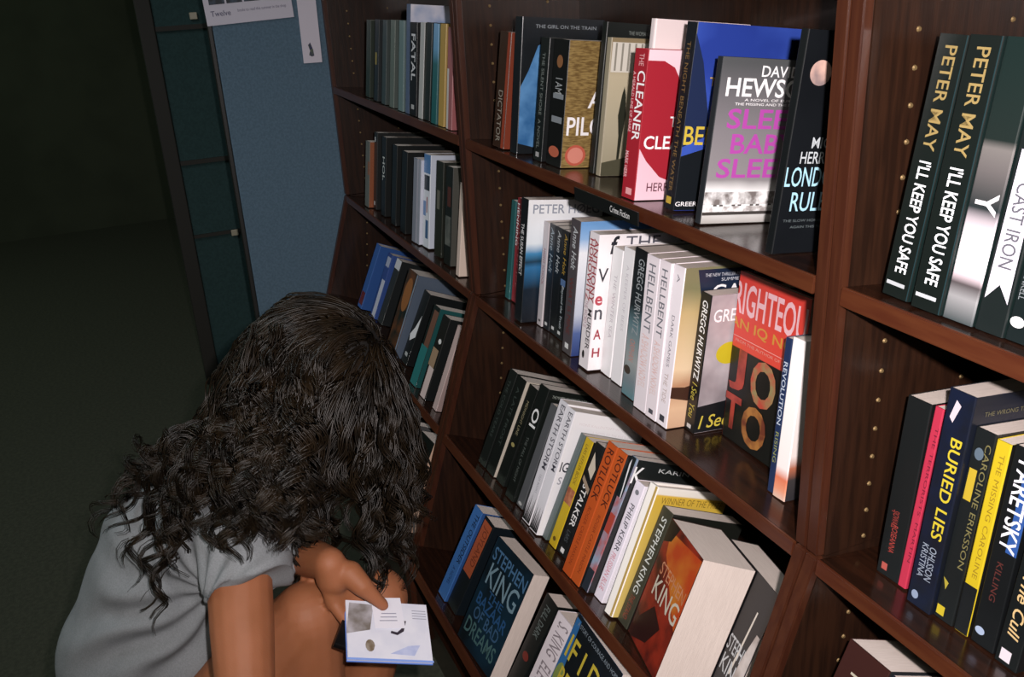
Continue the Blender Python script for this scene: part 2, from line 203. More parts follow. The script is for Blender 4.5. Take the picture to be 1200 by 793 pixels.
 ('2.2', [-1.3174, 0.0143, 0.1091, -0.0188, 0.0052, 0.0329, 0.153, 0.2309], 0, 0, 'tall grey-spined book with a blue and white clouded cover', ('g', [(0, '#2a3c74'), (0.2, '#54689c'), (0.35, '#c4cbd8'), (0.8, '#eceef2'), (0.9, '#8fb4dc'), (1, '#6f9fd2')], '#dfe4ec'), '#4e484c', [('T', 's', 'Anne Holt', (0.05, 0.36, 0.3, 0.8), '#c8ccd0', 0.01, 0.2), ('T', 's', 'WHAT IS MINE', (0.42, 0.85, 0.3, 0.7), '#7a3430', 0, 0), ('R', 's', None, (0.92, 0.96, 0.3, 0.7), '#e0e0e0', 0, 0)]),
 ('2.2', [-1.2455, 0.0086, 0.1407, -0.014, -0.0145, 0.0321, 0.1491, 0.2235], 0, 0, 'tall white book with red capitals on its spine and scattered letters on its cover', '#f2eef0', '#f0e8ec', [('T', 's', 'ANTHONY', (0.04, 0.5, 0.5, 0.98), '#c43444', 0.02, 0), ('T', 's', 'HOROWITZ', (0.05, 0.5, 0.1, 0.52), '#c43444', 0.02, 0), ('T', 's', 'THE WORD IS', (0.5, 0.7, 0.1, 0.45), '#b890a0', 0, 0), ('T', 's', 'MURDER', (0.55, 0.85, 0.5, 0.9), '#3a3438', 0.01, 0), ('E', 's', None, (0.9, 0.4, 0.03, 0.12), '#202020', 0, 0), ('T', 'f', 'f', (0.14, 0.24, 0.86, 0.99), '#22242c', 0.05, 0.2), ('T', 'f', 'THE', (0.32, 0.74, 0.9, 0.985), '#5a5a66', 0.01, 0), ('T', 'f', 'V', (0.02, 0.14, 0.66, 0.76), '#2c2e38', 0.01, 0), ('T', 'f', 'e', (0.01, 0.1, 0.49, 0.56), '#d24a5a', 0.05, 0), ('T', 'f', 'n', (0.02, 0.11, 0.385, 0.46), '#4a4a52', 0.02, 0), ('T', 'f', 'A', (0.03, 0.12, 0.235, 0.31), '#b83446', 0.03, 0), ('T', 'f', 'H', (0.03, 0.12, 0.1, 0.17), '#b83446', 0.03, 0)]),
 ('2.2', [-1.211, 0.0306, 0.1076, -0.0021, 0.0334, 0.0308, 0.153, 0.2102], 0, 0, 'white spined book with faint grey type, beside the scattered-letter cover', '#f2f0f2', '#f2f0f2', [('T', 's', 'THE WINTER SEA', (0.2, 0.7, 0.4, 0.7), '#c8c0c8', 0, 0)]),
 ('2.2', [-1.175, 0.0294, 0.1111, 0.0068, 0.0178, 0.031, 0.153, 0.2183], 0, 0, 'second plain white spine, touching the black-topped one', '#f2f0f2', '#eeecef', [('T', 's', 'A KEEPER OF BEES', (0.12, 0.6, 0.4, 0.65), '#d0ccd2', 0, 0)]),
 ('2.2', [-1.1251, 0.0195, 0.1075, -0.0256, 0.0132, 0.037, 0.153, 0.2301], 0, 0, 'book with a black-topped spine fading to grey-green', '#dcd8da', ('gz', [(0, '#5c8088'), (0.12, '#78848a'), (0.25, '#9aa0a0'), (0.5, '#5c7880'), (0.62, '#20282c'), (1, '#16181a')]), [('T', 's', 'GREGG HURWITZ', (0.06, 0.56, 0.35, 0.8), '#9aa0a4', 0.01, 0), ('T', 's', 'ORPHAN', (0.6, 0.75, 0.3, 0.7), '#c88a80', 0, 0), ('E', 's', None, (0.82, 0.3, 0.03, 0.25), '#4a4038', 0, 0)]),
 ('2.2', [-1.0749, 0.0108, 0.1073, 0.0017, -0.0081, 0.0332, 0.153, 0.2323], 0, 0, 'left one of the twin pale books with tall grey capitals', '#e8e2e6', '#e9e0e6', [('T', 's', 'HELLBENT', (0.05, 0.48, 0.25, 0.75), '#767880', 0.01, 0), ('T', 's', 'A SHADOW NOVEL', (0.5, 0.85, 0.2, 0.75), ('n', '#e8c0bc', '#e6d4d4', 40), 0.03, 0)]),
 ('2.2', [-1.0402, 0.0101, 0.1088, 0.0075, -0.0081, 0.0274, 0.153, 0.2337], 0, 0, 'right one of the twin pale books with tall grey capitals', '#e8e2e6', '#ece2e8', [('T', 's', 'HELLBENT', (0.05, 0.47, 0.25, 0.75), '#767880', 0.01, 0), ('T', 's', 'A SHADOW NOVEL', (0.5, 0.85, 0.2, 0.75), ('n', '#e8c0bc', '#e6d4d4', 40), 0.03, 0), ('R', 's', None, (0.94, 0.97, 0.3, 0.7), '#505058', 0, 0)]),
 ('2.2', [-1.0123, 0.0113, 0.1182, 0.0072, -0.003, 0.0261, 0.153, 0.2341], 0, 0, 'thick white-spined book with a sandy cover and a dark band across its top', ('g', [(0, '#c8a284'), (0.15, '#dcb896'), (0.3, '#b88a6a'), (0.4, '#e2c8a4'), (0.75, '#c0a878'), (0.9, '#7c7a58'), (1, '#7a7858')], '#d4b48c'), '#f0e8ee', [('P', 'f', None, [(0.22, 0.78), (1, 0.78), (1, 0.985), (0.14, 0.985)], '#1c2a44', 0, 0), ('T', 'f', 'THE NEW THRILLER FROM THE AUTHOR', (0.22, 0.9, 0.94, 0.96), '#c8ccd4', 0, 0), ('T', 'f', 'SUMMER HEAT', (0.4, 0.8, 0.91, 0.93), '#c8ccd4', 0, 0), ('T', 'f', 'GAYLE', (0.32, 0.98, 0.8, 0.89), '#f2f0f2', 0.02, 0), ('P', 'f', None, [(0, 0.2), (0.2, 0.17), (0.4, 0.24), (0.4, 0.3), (0.15, 0.26), (0, 0.27)], '#4a2c20', 0, 0), ('T', 's', 'A', (0.05, 0.1, 0.4, 0.65), '#8a8890', 0.01, 0), ('T', 's', 'DARK GAMES', (0.3, 0.62, 0.35, 0.6), '#8a8890', 0, 0), ('T', 's', 'THE TIDE', (0.66, 0.85, 0.3, 0.65), '#c0b0ac', 0, 0), ('R', 's', None, (0.93, 0.97, 0.3, 0.75), '#404048', 0, 0)]),
 ('2.2', [-0.9858, 0.0411, 0.0865, 0.0039, 0.0193, 0.0237, 0.153, 0.203], 0, 0, 'black-spined paperback with a snowy grey street and a yellow sun on its cover', ('n', '#b8b0b4', '#8c8488', 9), '#101214', [('P', 'f', None, [(0, 0), (1, 0), (1, 0.36), (0.6, 0.3), (0.3, 0.22), (0, 0.2)], '#14161a', 0, 0), ('R', 'f', None, (0.35, 0.5, 0.27, 0.34), '#e4e4e6', 0, 0), ('R', 'f', None, (0.33, 0.48, 0.19, 0.25), '#e4e4e6', 0, 0), ('E', 'f', None, (0.27, 0.58, 0.14, 0.08), '#f0d820', 0, 0), ('T', 'f', 'GREGG', (0.05, 0.48, 0.81, 0.9), '#f0ecf0', 0.02, 0), ('T', 'f', 'I See You', (0.04, 0.72, 0.03, 0.13), '#e8d048', 0.01, 0.2), ('T', 's', 'GREGG HURWITZ', (0.05, 0.62, 0.3, 0.8), '#eceef0', 0.02, 0.15), ('T', 's', 'I See You', (0.64, 0.9, 0.3, 0.8), '#d8c850', 0, 0.2), ('R', 's', None, (0.95, 0.98, 0.3, 0.7), '#c0c0c0', 0, 0)]),
 ('2.2', [-0.9497, 0.0805, 0.1115, -0.0673, -0.0387, 0.1512, 0.0075, 0.2358], 1, 0, 'face-out red and black paperback with large red and gold patterned letters', ('g', [(0, '#0e100e'), (0.56, '#101210'), (0.561, '#d24638'), (1, '#d03c34')], None), '#c83a34', [('T', 'f', 'RIGHTEOUS', (-0.03, 1.08, 0.76, 0.945), '#eec0c8', 0.03, 0), ('T', 'f', 'AN IQ NOVEL', (-0.06, 1.2, 0.665, 0.735), '#e8a03c', 0.03, 0), ('R', 'f', None, (0, 1, 0.625, 0.628), '#ecb8b0', 0, 0), ('T', 'f', 'FROM THE AUTHOR OF THE HIT', (0.05, 0.95, 0.595, 0.612), '#e09a8c', 0, 0), ('T', 'f', 'J', (0.02, 0.25, 0.31, 0.56), ('n', '#c84838', '#8a2a24', 20), 0.06, 0), ('T', 'f', 'O', (0.34, 0.7, 0.29, 0.56), ('n', '#d0503c', '#9a8a5c', 30), 0.06, 0), ('T', 'f', 'T', (0.0, 0.25, 0.07, 0.28), ('n', '#c84838', '#8a2a24', 20), 0.06, 0), ('T', 'f', 'O', (0.28, 0.64, 0.03, 0.28), ('n', '#c0803c', '#7a3a26', 30), 0.06, 0)]),
 ('2.2', [-0.7954, 0.0368, 0.1063, 0.0091, -0.0419, 0.0113, 0.129, 0.1997], 0, 0, 'thin navy-spined paperback in front of the red and black face-out book', '#1c2c4e', '#22345c', [('T', 's', 'REVOLUTION', (0.15, 0.55, 0.2, 0.8), '#b8c4d4', 0.02, 0), ('T', 's', 'RISING', (0.6, 0.8, 0.25, 0.75), '#9aa05c', 0, 0)]),
 ('2.2', [-0.7835, 0.0353, 0.1152, 0.009, -0.0419, 0.0216, 0.129, 0.2039], 0, 0, 'white-spined paperback with an orange stain near its foot, last before the upright', ('g', [(0, '#2c2c30'), (0.16, '#3c3838'), (0.24, '#b06a50'), (0.32, '#e6dcd8'), (1, '#ece6e4')], '#a09088'), ('gz', [(0, '#d8b8a8'), (0.06, '#e09474'), (0.13, '#d87858'), (0.2, '#f0e8e6'), (1, '#f4f0ee')]), []),
 ('2.3', [-1.5195, 0.0228, 0.4119, 0.0079, 0.0026, 0.0318, 0.129, 0.2002], 0, 0, 'black paperback at the far left of the third shelf, spine facing out', '#101412', '#161a18', [('T', 's', 'THE COLD YEARS', (0.1, 0.7, 0.3, 0.6), '#3c4440', 0, 0)]),
 ('2.3', [-1.4834, 0.0253, 0.4079, 0.007, 0.0014, 0.0342, 0.129, 0.1999], 0, 0, 'black paperback whose cream cover edge shows beside its spine', '#c8beb0', '#121614', [('T', 's', 'A LATE FROST', (0.1, 0.7, 0.3, 0.6), '#3c4440', 0, 0)]),
 ('2.3', [-1.444, 0.0289, 0.4118, 0.0093, 0.0087, 0.0346, 0.129, 0.1989], 0, 0, 'black book with small tan lettering and emblem on its spine', '#141816', '#101412', [('T', 's', 'MIDNIGHT LINE', (0.15, 0.5, 0.35, 0.6), '#9a9070', 0, 0), ('E', 's', None, (0.6, 0.5, 0.02, 0.2), '#a89c60', 0, 0)]),
 ('2.3', [-1.3801, 0.02, 0.3994, 0.0286, -0.0295, 0.0324, 0.1464, 0.2215], 0, 0, 'tall black book with white type on the strip of cover showing behind it', '#101612', '#121614', [('T', 'f', 'THE MASTER OF NORTHERN NOIR IS BACK WITH A BRAND', (0.08, 0.98, 0.93, 0.955), '#98a098', 0, 0), ('T', 's', 'OI', (0.2, 0.36, 0.15, 0.85), '#e8e8e8', 0.03, 0), ('T', 's', 'THE FALL OF NIGHT', (0.45, 0.85, 0.35, 0.6), '#5a605c', 0, 0)]),
 ('2.3', [-1.3453, 0.0281, 0.4052, 0.0024, -0.0115, 0.0241, 0.129, 0.2005], 0, 0, 'dark grey thin-spined book left of the pair of white ones', '#343638', '#55575a', [('E', 's', None, (0.97, 0.5, 0.015, 0.3), '#b0b0b0', 0, 0)]),
 ('2.3', [-1.2896, 0.0131, 0.3847, 0.003, -0.0251, 0.0285, 0.153, 0.2284], 0, 0, 'left one of the two white books with grey capitals and black trees at the foot', '#f0eff0', '#d8d6dc', [('T', 's', 'EARTH STORM', (0.03, 0.55, 0.35, 0.85), '#50505a', 0.01, 0), ('T', 's', 'LILJA BOOKS', (0.6, 0.75, 0.4, 0.7), '#a0a0a8', 0, 0), ('P', 's', None, [(0.99, 0.02), (0.86, 0.1), (0.99, 0.18)], '#101412', 0, 0), ('P', 's', None, [(0.99, 0.18), (0.8099999999999999, 0.26), (0.99, 0.33999999999999997)], '#101412', 0, 0), ('P', 's', None, [(0.99, 0.34), (0.76, 0.42000000000000004), (0.99, 0.5)], '#101412', 0, 0), ('P', 's', None, [(0.99, 0.5), (0.86, 0.58), (0.99, 0.6599999999999999)], '#101412', 0, 0), ('P', 's', None, [(0.99, 0.66), (0.8099999999999999, 0.74), (0.99, 0.8200000000000001)], '#101412', 0, 0), ('P', 's', None, [(0.99, 0.8200000000000001), (0.76, 0.9), (0.99, 0.98)], '#101412', 0, 0)]),
 ('2.3', [-1.2555, 0.0114, 0.3934, 0.0003, -0.0475, 0.0289, 0.1501, 0.2269], 0, 0, 'right one of the two white books, its broad white cover showing', ('n', '#efeef0', '#e4e4e8', 4), '#e2e0e6', [('T', 's', 'EARTH STORM', (0.03, 0.5, 0.35, 0.8), '#50505a', 0.01, 0), ('T', 'f', 'IGI', (0.03, 0.17, 0.52, 0.6), '#3a3c44', 0.03, 0), ('T', 'f', 'S', (0.05, 0.1, 0.42, 0.48), '#9a9aa2', 0.02, 0), ('T', 'f', 'MONS KALLENTOFT WITH MARKUS', (0.1, 0.95, 0.9, 0.92), '#ddd6d8', 0, 0), ('T', 'f', 'A NOVEL OF THE FIVE ELEMENTS', (0.3, 0.95, 0.85, 0.87), '#ddd6d8', 0, 0), ('P', 's', None, [(0.99, 0.02), (0.84, 0.1), (0.99, 0.18)], '#101412', 0, 0), ('P', 's', None, [(0.99, 0.18), (0.7899999999999999, 0.26), (0.99, 0.33999999999999997)], '#101412', 0, 0), ('P', 's', None, [(0.99, 0.34), (0.84, 0.42000000000000004), (0.99, 0.5)], '#101412', 0, 0), ('P', 's', None, [(0.99, 0.5), (0.7899999999999999, 0.58), (0.99, 0.6599999999999999)], '#101412', 0, 0), ('P', 's', None, [(0.99, 0.66), (0.84, 0.74), (0.99, 0.8200000000000001)], '#101412', 0, 0), ('P', 's', None, [(0.99, 0.8200000000000001), (0.7899999999999999, 0.9), (0.99, 0.98)], '#101412', 0, 0)]),
 ('2.3', [-1.2262, 0.0224, 0.4163, -0.0008, 0.0115, 0.0147, 0.129, 0.1968], 0, 0, 'thin grey-green spined book pressed against the yellow spine', '#4c5a58', '#5e6c6c', []),
 ('2.3', [-1.2083, 0.0272, 0.3977, -0.0005, -0.0017, 0.0241, 0.129, 0.198], 0, 0, 'yellow-spined paperback with a small brown picture midway down', '#18181a', '#f0c818', [('T', 's', 'LARS KEPLER BOOK', (0.05, 0.42, 0.3, 0.65), '#8a6c18', 0, 0), ('R', 's', None, (0.46, 0.6, 0, 1), ('n', '#a85a3c', '#d88a60', 40), 0, 0), ('E', 's', None, (0.93, 0.5, 0.02, 0.2), '#7a5c18', 0, 0)]),
 ('2.3', [-1.1803, 0.0291, 0.4052, 0.0039, -0.0152, 0.0275, 0.129, 0.2012], 0, 0, 'black-spined paperback with white capitals between the yellow and orange books', '#141618', '#151719', [('T', 's', 'STALKER', (0.36, 0.74, 0.25, 0.8), '#e8e6e4', 0.02, 0), ('P', 's', None, [(0.08, 0.3), (0.2, 0.9), (0.3, 0.8), (0.24, 0.2)], '#cfc2b0', 0, 0), ('P', 's', None, [(0.3, 0), (0.34, 0.0), (0.42, 1), (0.37, 1)], '#a08c78', 0, 0), ('R', 's', None, (0.94, 0.98, 0.3, 0.7), '#e0e0e0', 0, 0), ('T', 's', 'LARS', (0.78, 0.88, 0.3, 0.7), '#50565a', 0, 0)]),
 ('2.3', [-1.1202, 0.0069, 0.3931, 0.0279, 0.0011, 0.027, 0.153, 0.2293], 0, 0, 'left one of the matching bright orange books', '#e0601e', '#dd5a1e', [('T', 's', 'ROTLUCK', (0.04, 0.42, 0.25, 0.85), '#5a2418', 0.015, 0), ('T', 's', 'ROGER CASTLE MASON', (0.48, 0.92, 0.35, 0.65), '#9a3a1a', 0, 0)]),
 ('2.3', [-1.0927, 0.0087, 0.3986, 0.0279, 0.0002, 0.0245, 0.1495, 0.229], 0, 0, 'right one of the matching bright orange books, its dark cover edge showing', '#15191a', '#df5e20', [('T', 's', 'ROTLUCK', (0.04, 0.42, 0.25, 0.85), '#5a2418', 0.015, 0), ('T', 's', 'ROGER CASTLE MASON', (0.48, 0.92, 0.35, 0.65), '#9a3a1a', 0, 0), ('T', 'f', 'THE SEARCH FOR THE HIDDEN TRUTH BEGINS', (0.1, 0.98, 0.94, 0.96), '#a8aca8', 0, 0)]),
 ('2.3', [-1.0678, 0.0144, 0.4167, 0.0166, 0.0005, 0.0172, 0.153, 0.2289], 0, 0, 'tall book with a red, white and blue blotched spine behind the lilac-white one', '#141a1a', ('n', '#8ea4bc', '#c2524a', 18), [('R', 's', None, (0, 0.3, 0, 0.75), '#1a2226', 0, 0), ('T', 'f', 'K', (0.0, 0.13, 0.83, 0.95), '#f0f0f0', 0.02, 0), ('T', 'f', 'KARIN', (0.3, 0.7, 0.93, 0.96), '#c0c4c4', 0, 0), ('P', 's', None, [(0.06, 0.1), (0.3, 0.5), (0.3, 0.62), (0.02, 0.25)], '#e4e4e8', 0, 0), ('R', 's', None, (0.42, 0.56, 0.1, 0.9), '#c04838', 0, 0), ('R', 's', None, (0.84, 1, 0, 1), '#26303a', 0, 0)]),
 ('2.3', [-1.0501, 0.0282, 0.3928, 0.0159, 0.0006, 0.0241, 0.129, 0.1996], 0, 0, 'lilac-white paperback with grey capitals and pink type on its spine', '#ece8f0', '#e9e2ee', [('T', 's', 'PHILIP KERR', (0.18, 0.58, 0.3, 0.75), '#505058', 0.015, 0), ('T', 's', 'PRUSSIAN BLUE', (0.6, 0.92, 0.25, 0.7), '#e08a98', 0, 0), ('E', 's', None, (0.08, 0.5, 0.02, 0.2), '#808088', 0, 0)]),
 ('2.3', [-1.004, 0.0187, 0.4241, 0.0767, -0.0386, 0.0198, 0.1496, 0.2132], 0, 1, 'white hardback with a rounded spine and a gold band on its jacket', ('g', [(0, '#d8c070'), (0.8, '#d8b850'), (0.94, '#dfb840'), (0.95, '#f0ece0'), (1, '#f4f0e8')], None), '#f4f0ea', [('R', 's', None, (0, 1, 0.75, 1), '#c8a858', 0, 0), ('T', 'f', 'WINNER OF THE PRIZE', (0.1, 0.95, 0.88, 0.93), '#a88830', 0, 0)]),
 ('2.3', [-0.9841, 0.0316, 0.4124, -0.0485, 0.0095, 0.0284, 0.1314, 0.1918], 0, 0, 'thick olive-black paperback with pale capitals down its spine', '#181a16', '#3c3c30', [('T', 's', 'STEPHEN KING', (0.07, 0.72, 0.3, 0.75), '#c8ccc8', 0.015, 0), ('T', 's', 'THE STAND', (0.74, 0.95, 0.3, 0.7), '#9a4030', 0, 0)]),
 ('2.3', [-0.9553, 0.0328, 0.402, -0.2452, 0.0097, 0.1183, 0.0798, 0.187], 1, 0, 'very thick face-out paperback with a fiery red and orange cover', ('n', '#a82c18', '#3c1410', 13), '#28140e', [('P', 'f', None, [(0.1, 0.92), (1, 0.98), (1, 0.4), (0.75, 0.5), (0.5, 0.62), (0.2, 0.75)], ('n', '#d84818', '#e89028', 9), 0, 0), ('P', 'f', None, [(0, 1), (0.3, 1), (0.2, 0.86), (0, 0.8)], '#1c1412', 0, 0), ('T', 'f', 'STEPHEN', (0.2, 0.95, 0.6, 0.7), ('n', '#d89470', '#c87850', 20), 0.01, 0), ('T', 'f', 'KING', (0.2, 0.95, 0.42, 0.58), '#c8c0b0', 0.01, 0), ('P', 'f', None, [(0.1, 0), (0.5, 0.1), (0.7, 0.3), (0.4, 0.38), (0.15, 0.2)], '#301210', 0, 0)]),
 ('2.3', [-0.9065, 0.1041, 0.402, -0.2452, 0.0097, 0.153, 0.045, 0.188], 1, 0, 'thick face-out black paperback with a silver blade, beside the right upright', ('n', '#0b0d10', '#12151a', 6), '#101216', [('P', 'f', None, [(0.76, 0.25), (0.79, 0.26), (0.83, 0.78), (0.81, 0.78)], '#cfc8be', 0, 0), ('T', 'f', 'STEPHEN', (0.59, 0.99, 0.38, 0.5), '#b8bcc0', 0.01, 0), ('T', 'f', 'KING', (0.61, 0.97, 0.22, 0.35), '#b8bcc0', 0.01, 0), ('P', 'f', None, [(0.84, 0.2), (0.99, 0.2), (0.99, 0.66), (0.93, 0.66), (0.87, 0.45)], ('n', '#c8c0bc', '#8a7c74', 12), 0, 0)]),
 ('2.4', [-1.4635, 0.019, 0.4783, 0.0115, 0.0146, 0.0357, 0.129, 0.1969], 0, 0, 'blue-spined paperback at the left end of the lowest visible shelf', '#2c5aa0', '#3f78c4', [('T', 's', 'THE OUTSIDER', (0.05, 0.6, 0.5, 0.9), '#16203c', 0.01, 0), ('T', 's', 'A NOVEL', (0.65, 0.85, 0.4, 0.7), '#20386c', 0, 0)]),
 ('2.4', [-1.4272, 0.025, 0.4773, 0.0115, 0.0303, 0.0435, 0.129, 0.195], 0, 0, 'paperback with a rust-orange upper spine and a dark lower spine', '#101a20', '#12181c', [('R', 's', None, (0.03, 0.6, 0.1, 0.9), '#c05a34', 0, 0), ('T', 's', 'JOYLAND', (0.08, 0.5, 0.25, 0.8), '#8a3c24', 0.01, 0)]),
 ('2.4', [-1.3197, 0.0038, 0.4802, 0.064, -0.0122, 0.1318, 0.036, 0.2063], 1, 0, 'face-out dark blue paperback with glowing blue capitals filling its cover', ('n', '#0c1820', '#123044', 7), '#0e1a22', [('T', 'f', 'STEPHEN', (0.06, 0.96, 0.8, 0.92), '#4a78a4', 0.02, 0), ('T', 'f', 'KING', (0.12, 0.92, 0.58, 0.78), '#7898a8', 0.01, 0), ('T', 'f', 'THE', (0.3, 0.7, 0.5, 0.57), '#2a5a8c', 0.03, 0), ('T', 'f', 'BAZAAR', (0.1, 0.92, 0.38, 0.49), '#285a90', 0.03, 0), ('T', 'f', 'OF BAD', (0.15, 0.85, 0.26, 0.37), '#3a6288', 0.02, 0), ('T', 'f', 'DREAMS', (0.08, 0.92, 0.1, 0.24), '#4a6e70', 0.02, 0)]),
 ('2.4', [-1.1757, 0.037, 0.4591, -0.0007, 0.0505, 0.04, 0.129, 0.1906], 0, 0, 'narrow black-spined paperback with faint red and grey marks, beside the blue face-out book', '#101414', '#121816', [('T', 's', 'FULL DARK', (0.08, 0.4, 0.3, 0.7), '#6a7674', 0, 0), ('E', 's', None, (0.6, 0.5, 0.04, 0.25), '#8a2c20', 0, 0)]),
 ('2.4', [-1.1028, 0.0202, 0.4748, 0.0258, -0.0004, 0.051, 0.129, 0.1983], 0, 0, 'white-spined paperback with loose grey capitals on the lowest visible shelf', '#e6e2ea', '#ddd6dc', [('T', 's', 'S. KING', (0.05, 0.35, 0.25, 0.85), '#8a8288', 0.01, 0), ('T', 's', 'ELEVATION', (0.42, 0.9, 0.25, 0.85), '#8a8288', 0.01, 0)]),
 ('2.4', [-1.0438, 0.0126, 0.4749, -0.0845, -0.0032, 0.1527, 0.03, 0.2321], 1, 0, 'face-out black paperback with yellow capitals and a blue corner picture', ('n', '#10161a', '#16202a', 6), '#2c68a8', [('P', 'f', None, [(0, 0), (0.12, 0.0), (0.2, 0.3), (0.14, 0.6), (0.1, 0.97), (0, 0.97)], '#2f74b8', 0, 0), ('E', 'f', None, (0.1, 0.55, 0.09, 0.1), '#8a9c50', 0, 0), ('T', 'f', 'A STORY OF COURAGE AND HOPE', (0.06, 0.95, 0.93, 0.96), '#7e8a94', 0, 0), ('T', 'f', 'IF I DIE', (0.05, 1.0, 0.7, 0.86), '#e0c83c', 0.02, 0), ('T', 'f', 'BEFORE I', (0.1, 0.95, 0.5, 0.64), '#e0c83c', 0.02, 0), ('T', 'f', 'WAKE', (0.1, 0.9, 0.3, 0.45), '#e0c83c', 0.02, 0)]),
 ('3.1', [-0.6161, 0.0114, 0.1303, -0.0088, 0.0195, 0.0306, 0.153, 0.2317], 0, 0, 'left one of the matching black books with gold and white capitals', '#10201f', '#0e1614', [('T', 's', 'PETER MAY', (0.04, 0.42, 0.3, 0.72), '#a08a54', 0.02, 0), ('T', 's', "I'LL KEEP YOU SAFE", (0.46, 0.9, 0.3, 0.75), '#dfe2e6', 0.035, 0), ('R', 's', None, (0.94, 0.955, 0.1, 0.8), '#b0b4b8', 0, 0), ('R', 's', None, (0, 1, 0.96, 1), '#1f3a40', 0, 0)]),
 ('3.1', [-0.5776, 0.0073, 0.1335, 0.0127, 0.0023, 0.032, 0.153, 0.2326], 0, 0, 'right one of the matching black books with gold and white capitals', '#10201f', '#0e1614', [('T', 's', 'PETER MAY', (0.04, 0.42, 0.3, 0.72), '#a08a54', 0.02, 0), ('T', 's', "I'LL KEEP YOU SAFE", (0.46, 0.9, 0.3, 0.75), '#dfe2e6', 0.035, 0), ('R', 's', None, (0.94, 0.955, 0.1, 0.8), '#b0b4b8', 0, 0), ('R', 's', None, (0, 1, 0.96, 1), '#1f3a40', 0, 0)]),
 ('3.1', [-0.5451, 0.0113, 0.1276, 0.0124, 0.0023, 0.0303, 0.153, 0.2331], 0, 0, 'black-and-snow photographic spine with a white Y shape, right of the matching pair', '#10201f', ('gz', [(0, '#3c4446'), (0.09, '#8a8a8c'), (0.14, '#4a4446'), (0.17, '#b8aab0'), (0.22, '#f4f2f4'), (0.3, '#e4dce2'), (0.38, '#a0989e'), (0.42, '#20282a'), (0.55, '#5c5858'), (0.63, '#6c6866'), (0.66, '#182220'), (1, '#10201e')]), [('T', 's', 'Y', (0.52, 0.6, 0.2, 0.9), '#e8e6ea', 0.03, 0)]),
 ('3.1', [-0.5143, 0.0149, 0.1224, 0.0117, 0.0026, 0.0273, 0.153, 0.232], 0, 0, 'dark spine with a white swallowtail ribbon and grey capitals', '#10201f', '#141c1c', [('P', 's', None, [(0.35, 0.15), (0.35, 0.85), (0.88, 0.9), (0.82, 0.5), (0.88, 0.1)], '#dcd6e4', 0, 0), ('T', 's', 'PETER MAY', (0.03, 0.36, 0.3, 0.7), '#8a7850', 0.02, 0), ('T', 's', 'CAST IRON', (0.46, 0.76, 0.28, 0.75), '#5c5c64', 0.015, 0)]),
 ('3.1', [-0.4865, 0.0176, 0.1223, 0.0112, 0.0026, 0.0293, 0.153, 0.232], 0, 0, 'dark spine with white capitals and a round white logo near its foot', '#10201f', '#101a1c', [('E', 's', None, (0.93, 0.25, 0.02, 0.22), '#e4e4e4', 0, 0), ('T', 's', 'THE MAN FROM', (0.4, 0.62, 0.1, 0.35), '#d8dce0', 0.01, 0), ('T', 's', 'CHINA', (0.55, 0.88, 0.45, 0.95), '#eceef0', 0.02, 0), ('T', 's', 'HENNING MANKELL', (0.6, 0.85, 0.1, 0.3), '#7a8084', 0, 0)]),
 ('3.2', [-0.6112, 0.0362, 0.1099, 0.0105, -0.0279, 0.0293, 0.129, 0.2022], 0, 0, 'black-spined paperback with small red type low on its spine', '#101414', '#14181a', [('T', 's', 'SJOWALL', (0.62, 0.72, 0.2, 0.55), '#a03a34', 0.01, 0), ('T', 's', 'ROSEANNA', (0.7, 0.86, 0.35, 0.6), '#b04038', 0.01, 0), ('R', 's', None, (0.93, 0.97, 0.2, 0.45), '#c05a50', 0, 0)]),
 ('3.2', [-0.5816, 0.0364, 0.1229, 0.0033, -0.0197, 0.0104, 0.129, 0.2018], 0, 0, 'thin bright pink-red spined book between two dark ones', '#c42c4c', '#d0304e', [('T', 's', 'THE TERRORISTS  MARTIN', (0.1, 0.85, 0.55, 0.9), '#7c1c34', 0, 0)]),
 ('3.2', [-0.5592, 0.0258, 0.1138, -0.0018, -0.0217, 0.0297, 0.153, 0.2331], 0, 0, 'tall navy book with yellow capitals down its spine', ('n', '#10182a', '#14181c', 6), ('n', '#101a34', '#121622', 20), [('T', 's', 'BURIED LIES', (0.2, 0.66, 0.42, 0.85), '#e8d02c', 0.02, 0), ('T', 's', 'KRISTINA', (0.7, 0.86, 0.2, 0.45), '#8a94a4', 0.01, 0), ('T', 's', 'OHLSSON', (0.7, 0.86, 0.5, 0.78), '#8a94a4', 0.01, 0), ('P', 's', None, [(0.04, 0.35), (0.12, 0.2), (0.14, 0.35), (0.06, 0.55)], '#c8bcc4', 0, 0), ('E', 's', None, (0.95, 0.3, 0.02, 0.14), '#8a9ab4', 0, 0), ('T', 'f', 'THE WRONG TRAIL TAKES YOU BACK', (0.1, 0.95, 0.91, 0.93), '#6e6a4c', 0, 0)]),
 ('3.2', [-0.5287, 0.0305, 0.1314, -0.0018, -0.0228, 0.0221, 0.129, 0.2034], 0, 0, 'black paperback with small yellow squares on its spine beside the tall navy one', '#101214', '#15191a', [('R', 's', None, (0.2, 0.36, 0.12, 0.5), '#d8b82c', 0, 0), ('E', 's', None, (0.12, 0.4, 0.03, 0.22), '#5a6a78', 0, 0), ('T', 's', 'CAROLINE ERIKSSON', (0.06, 0.7, 0.62, 0.9), '#7a7448', 0, 0), ('R', 's', None, (0.93, 0.98, 0.1, 0.5), '#e0c828', 0, 0), ('P', 's', None, [(0.78, 0.1), (0.8, 0.4), (0.84, 0.3)], '#b8a838', 0, 0)]),
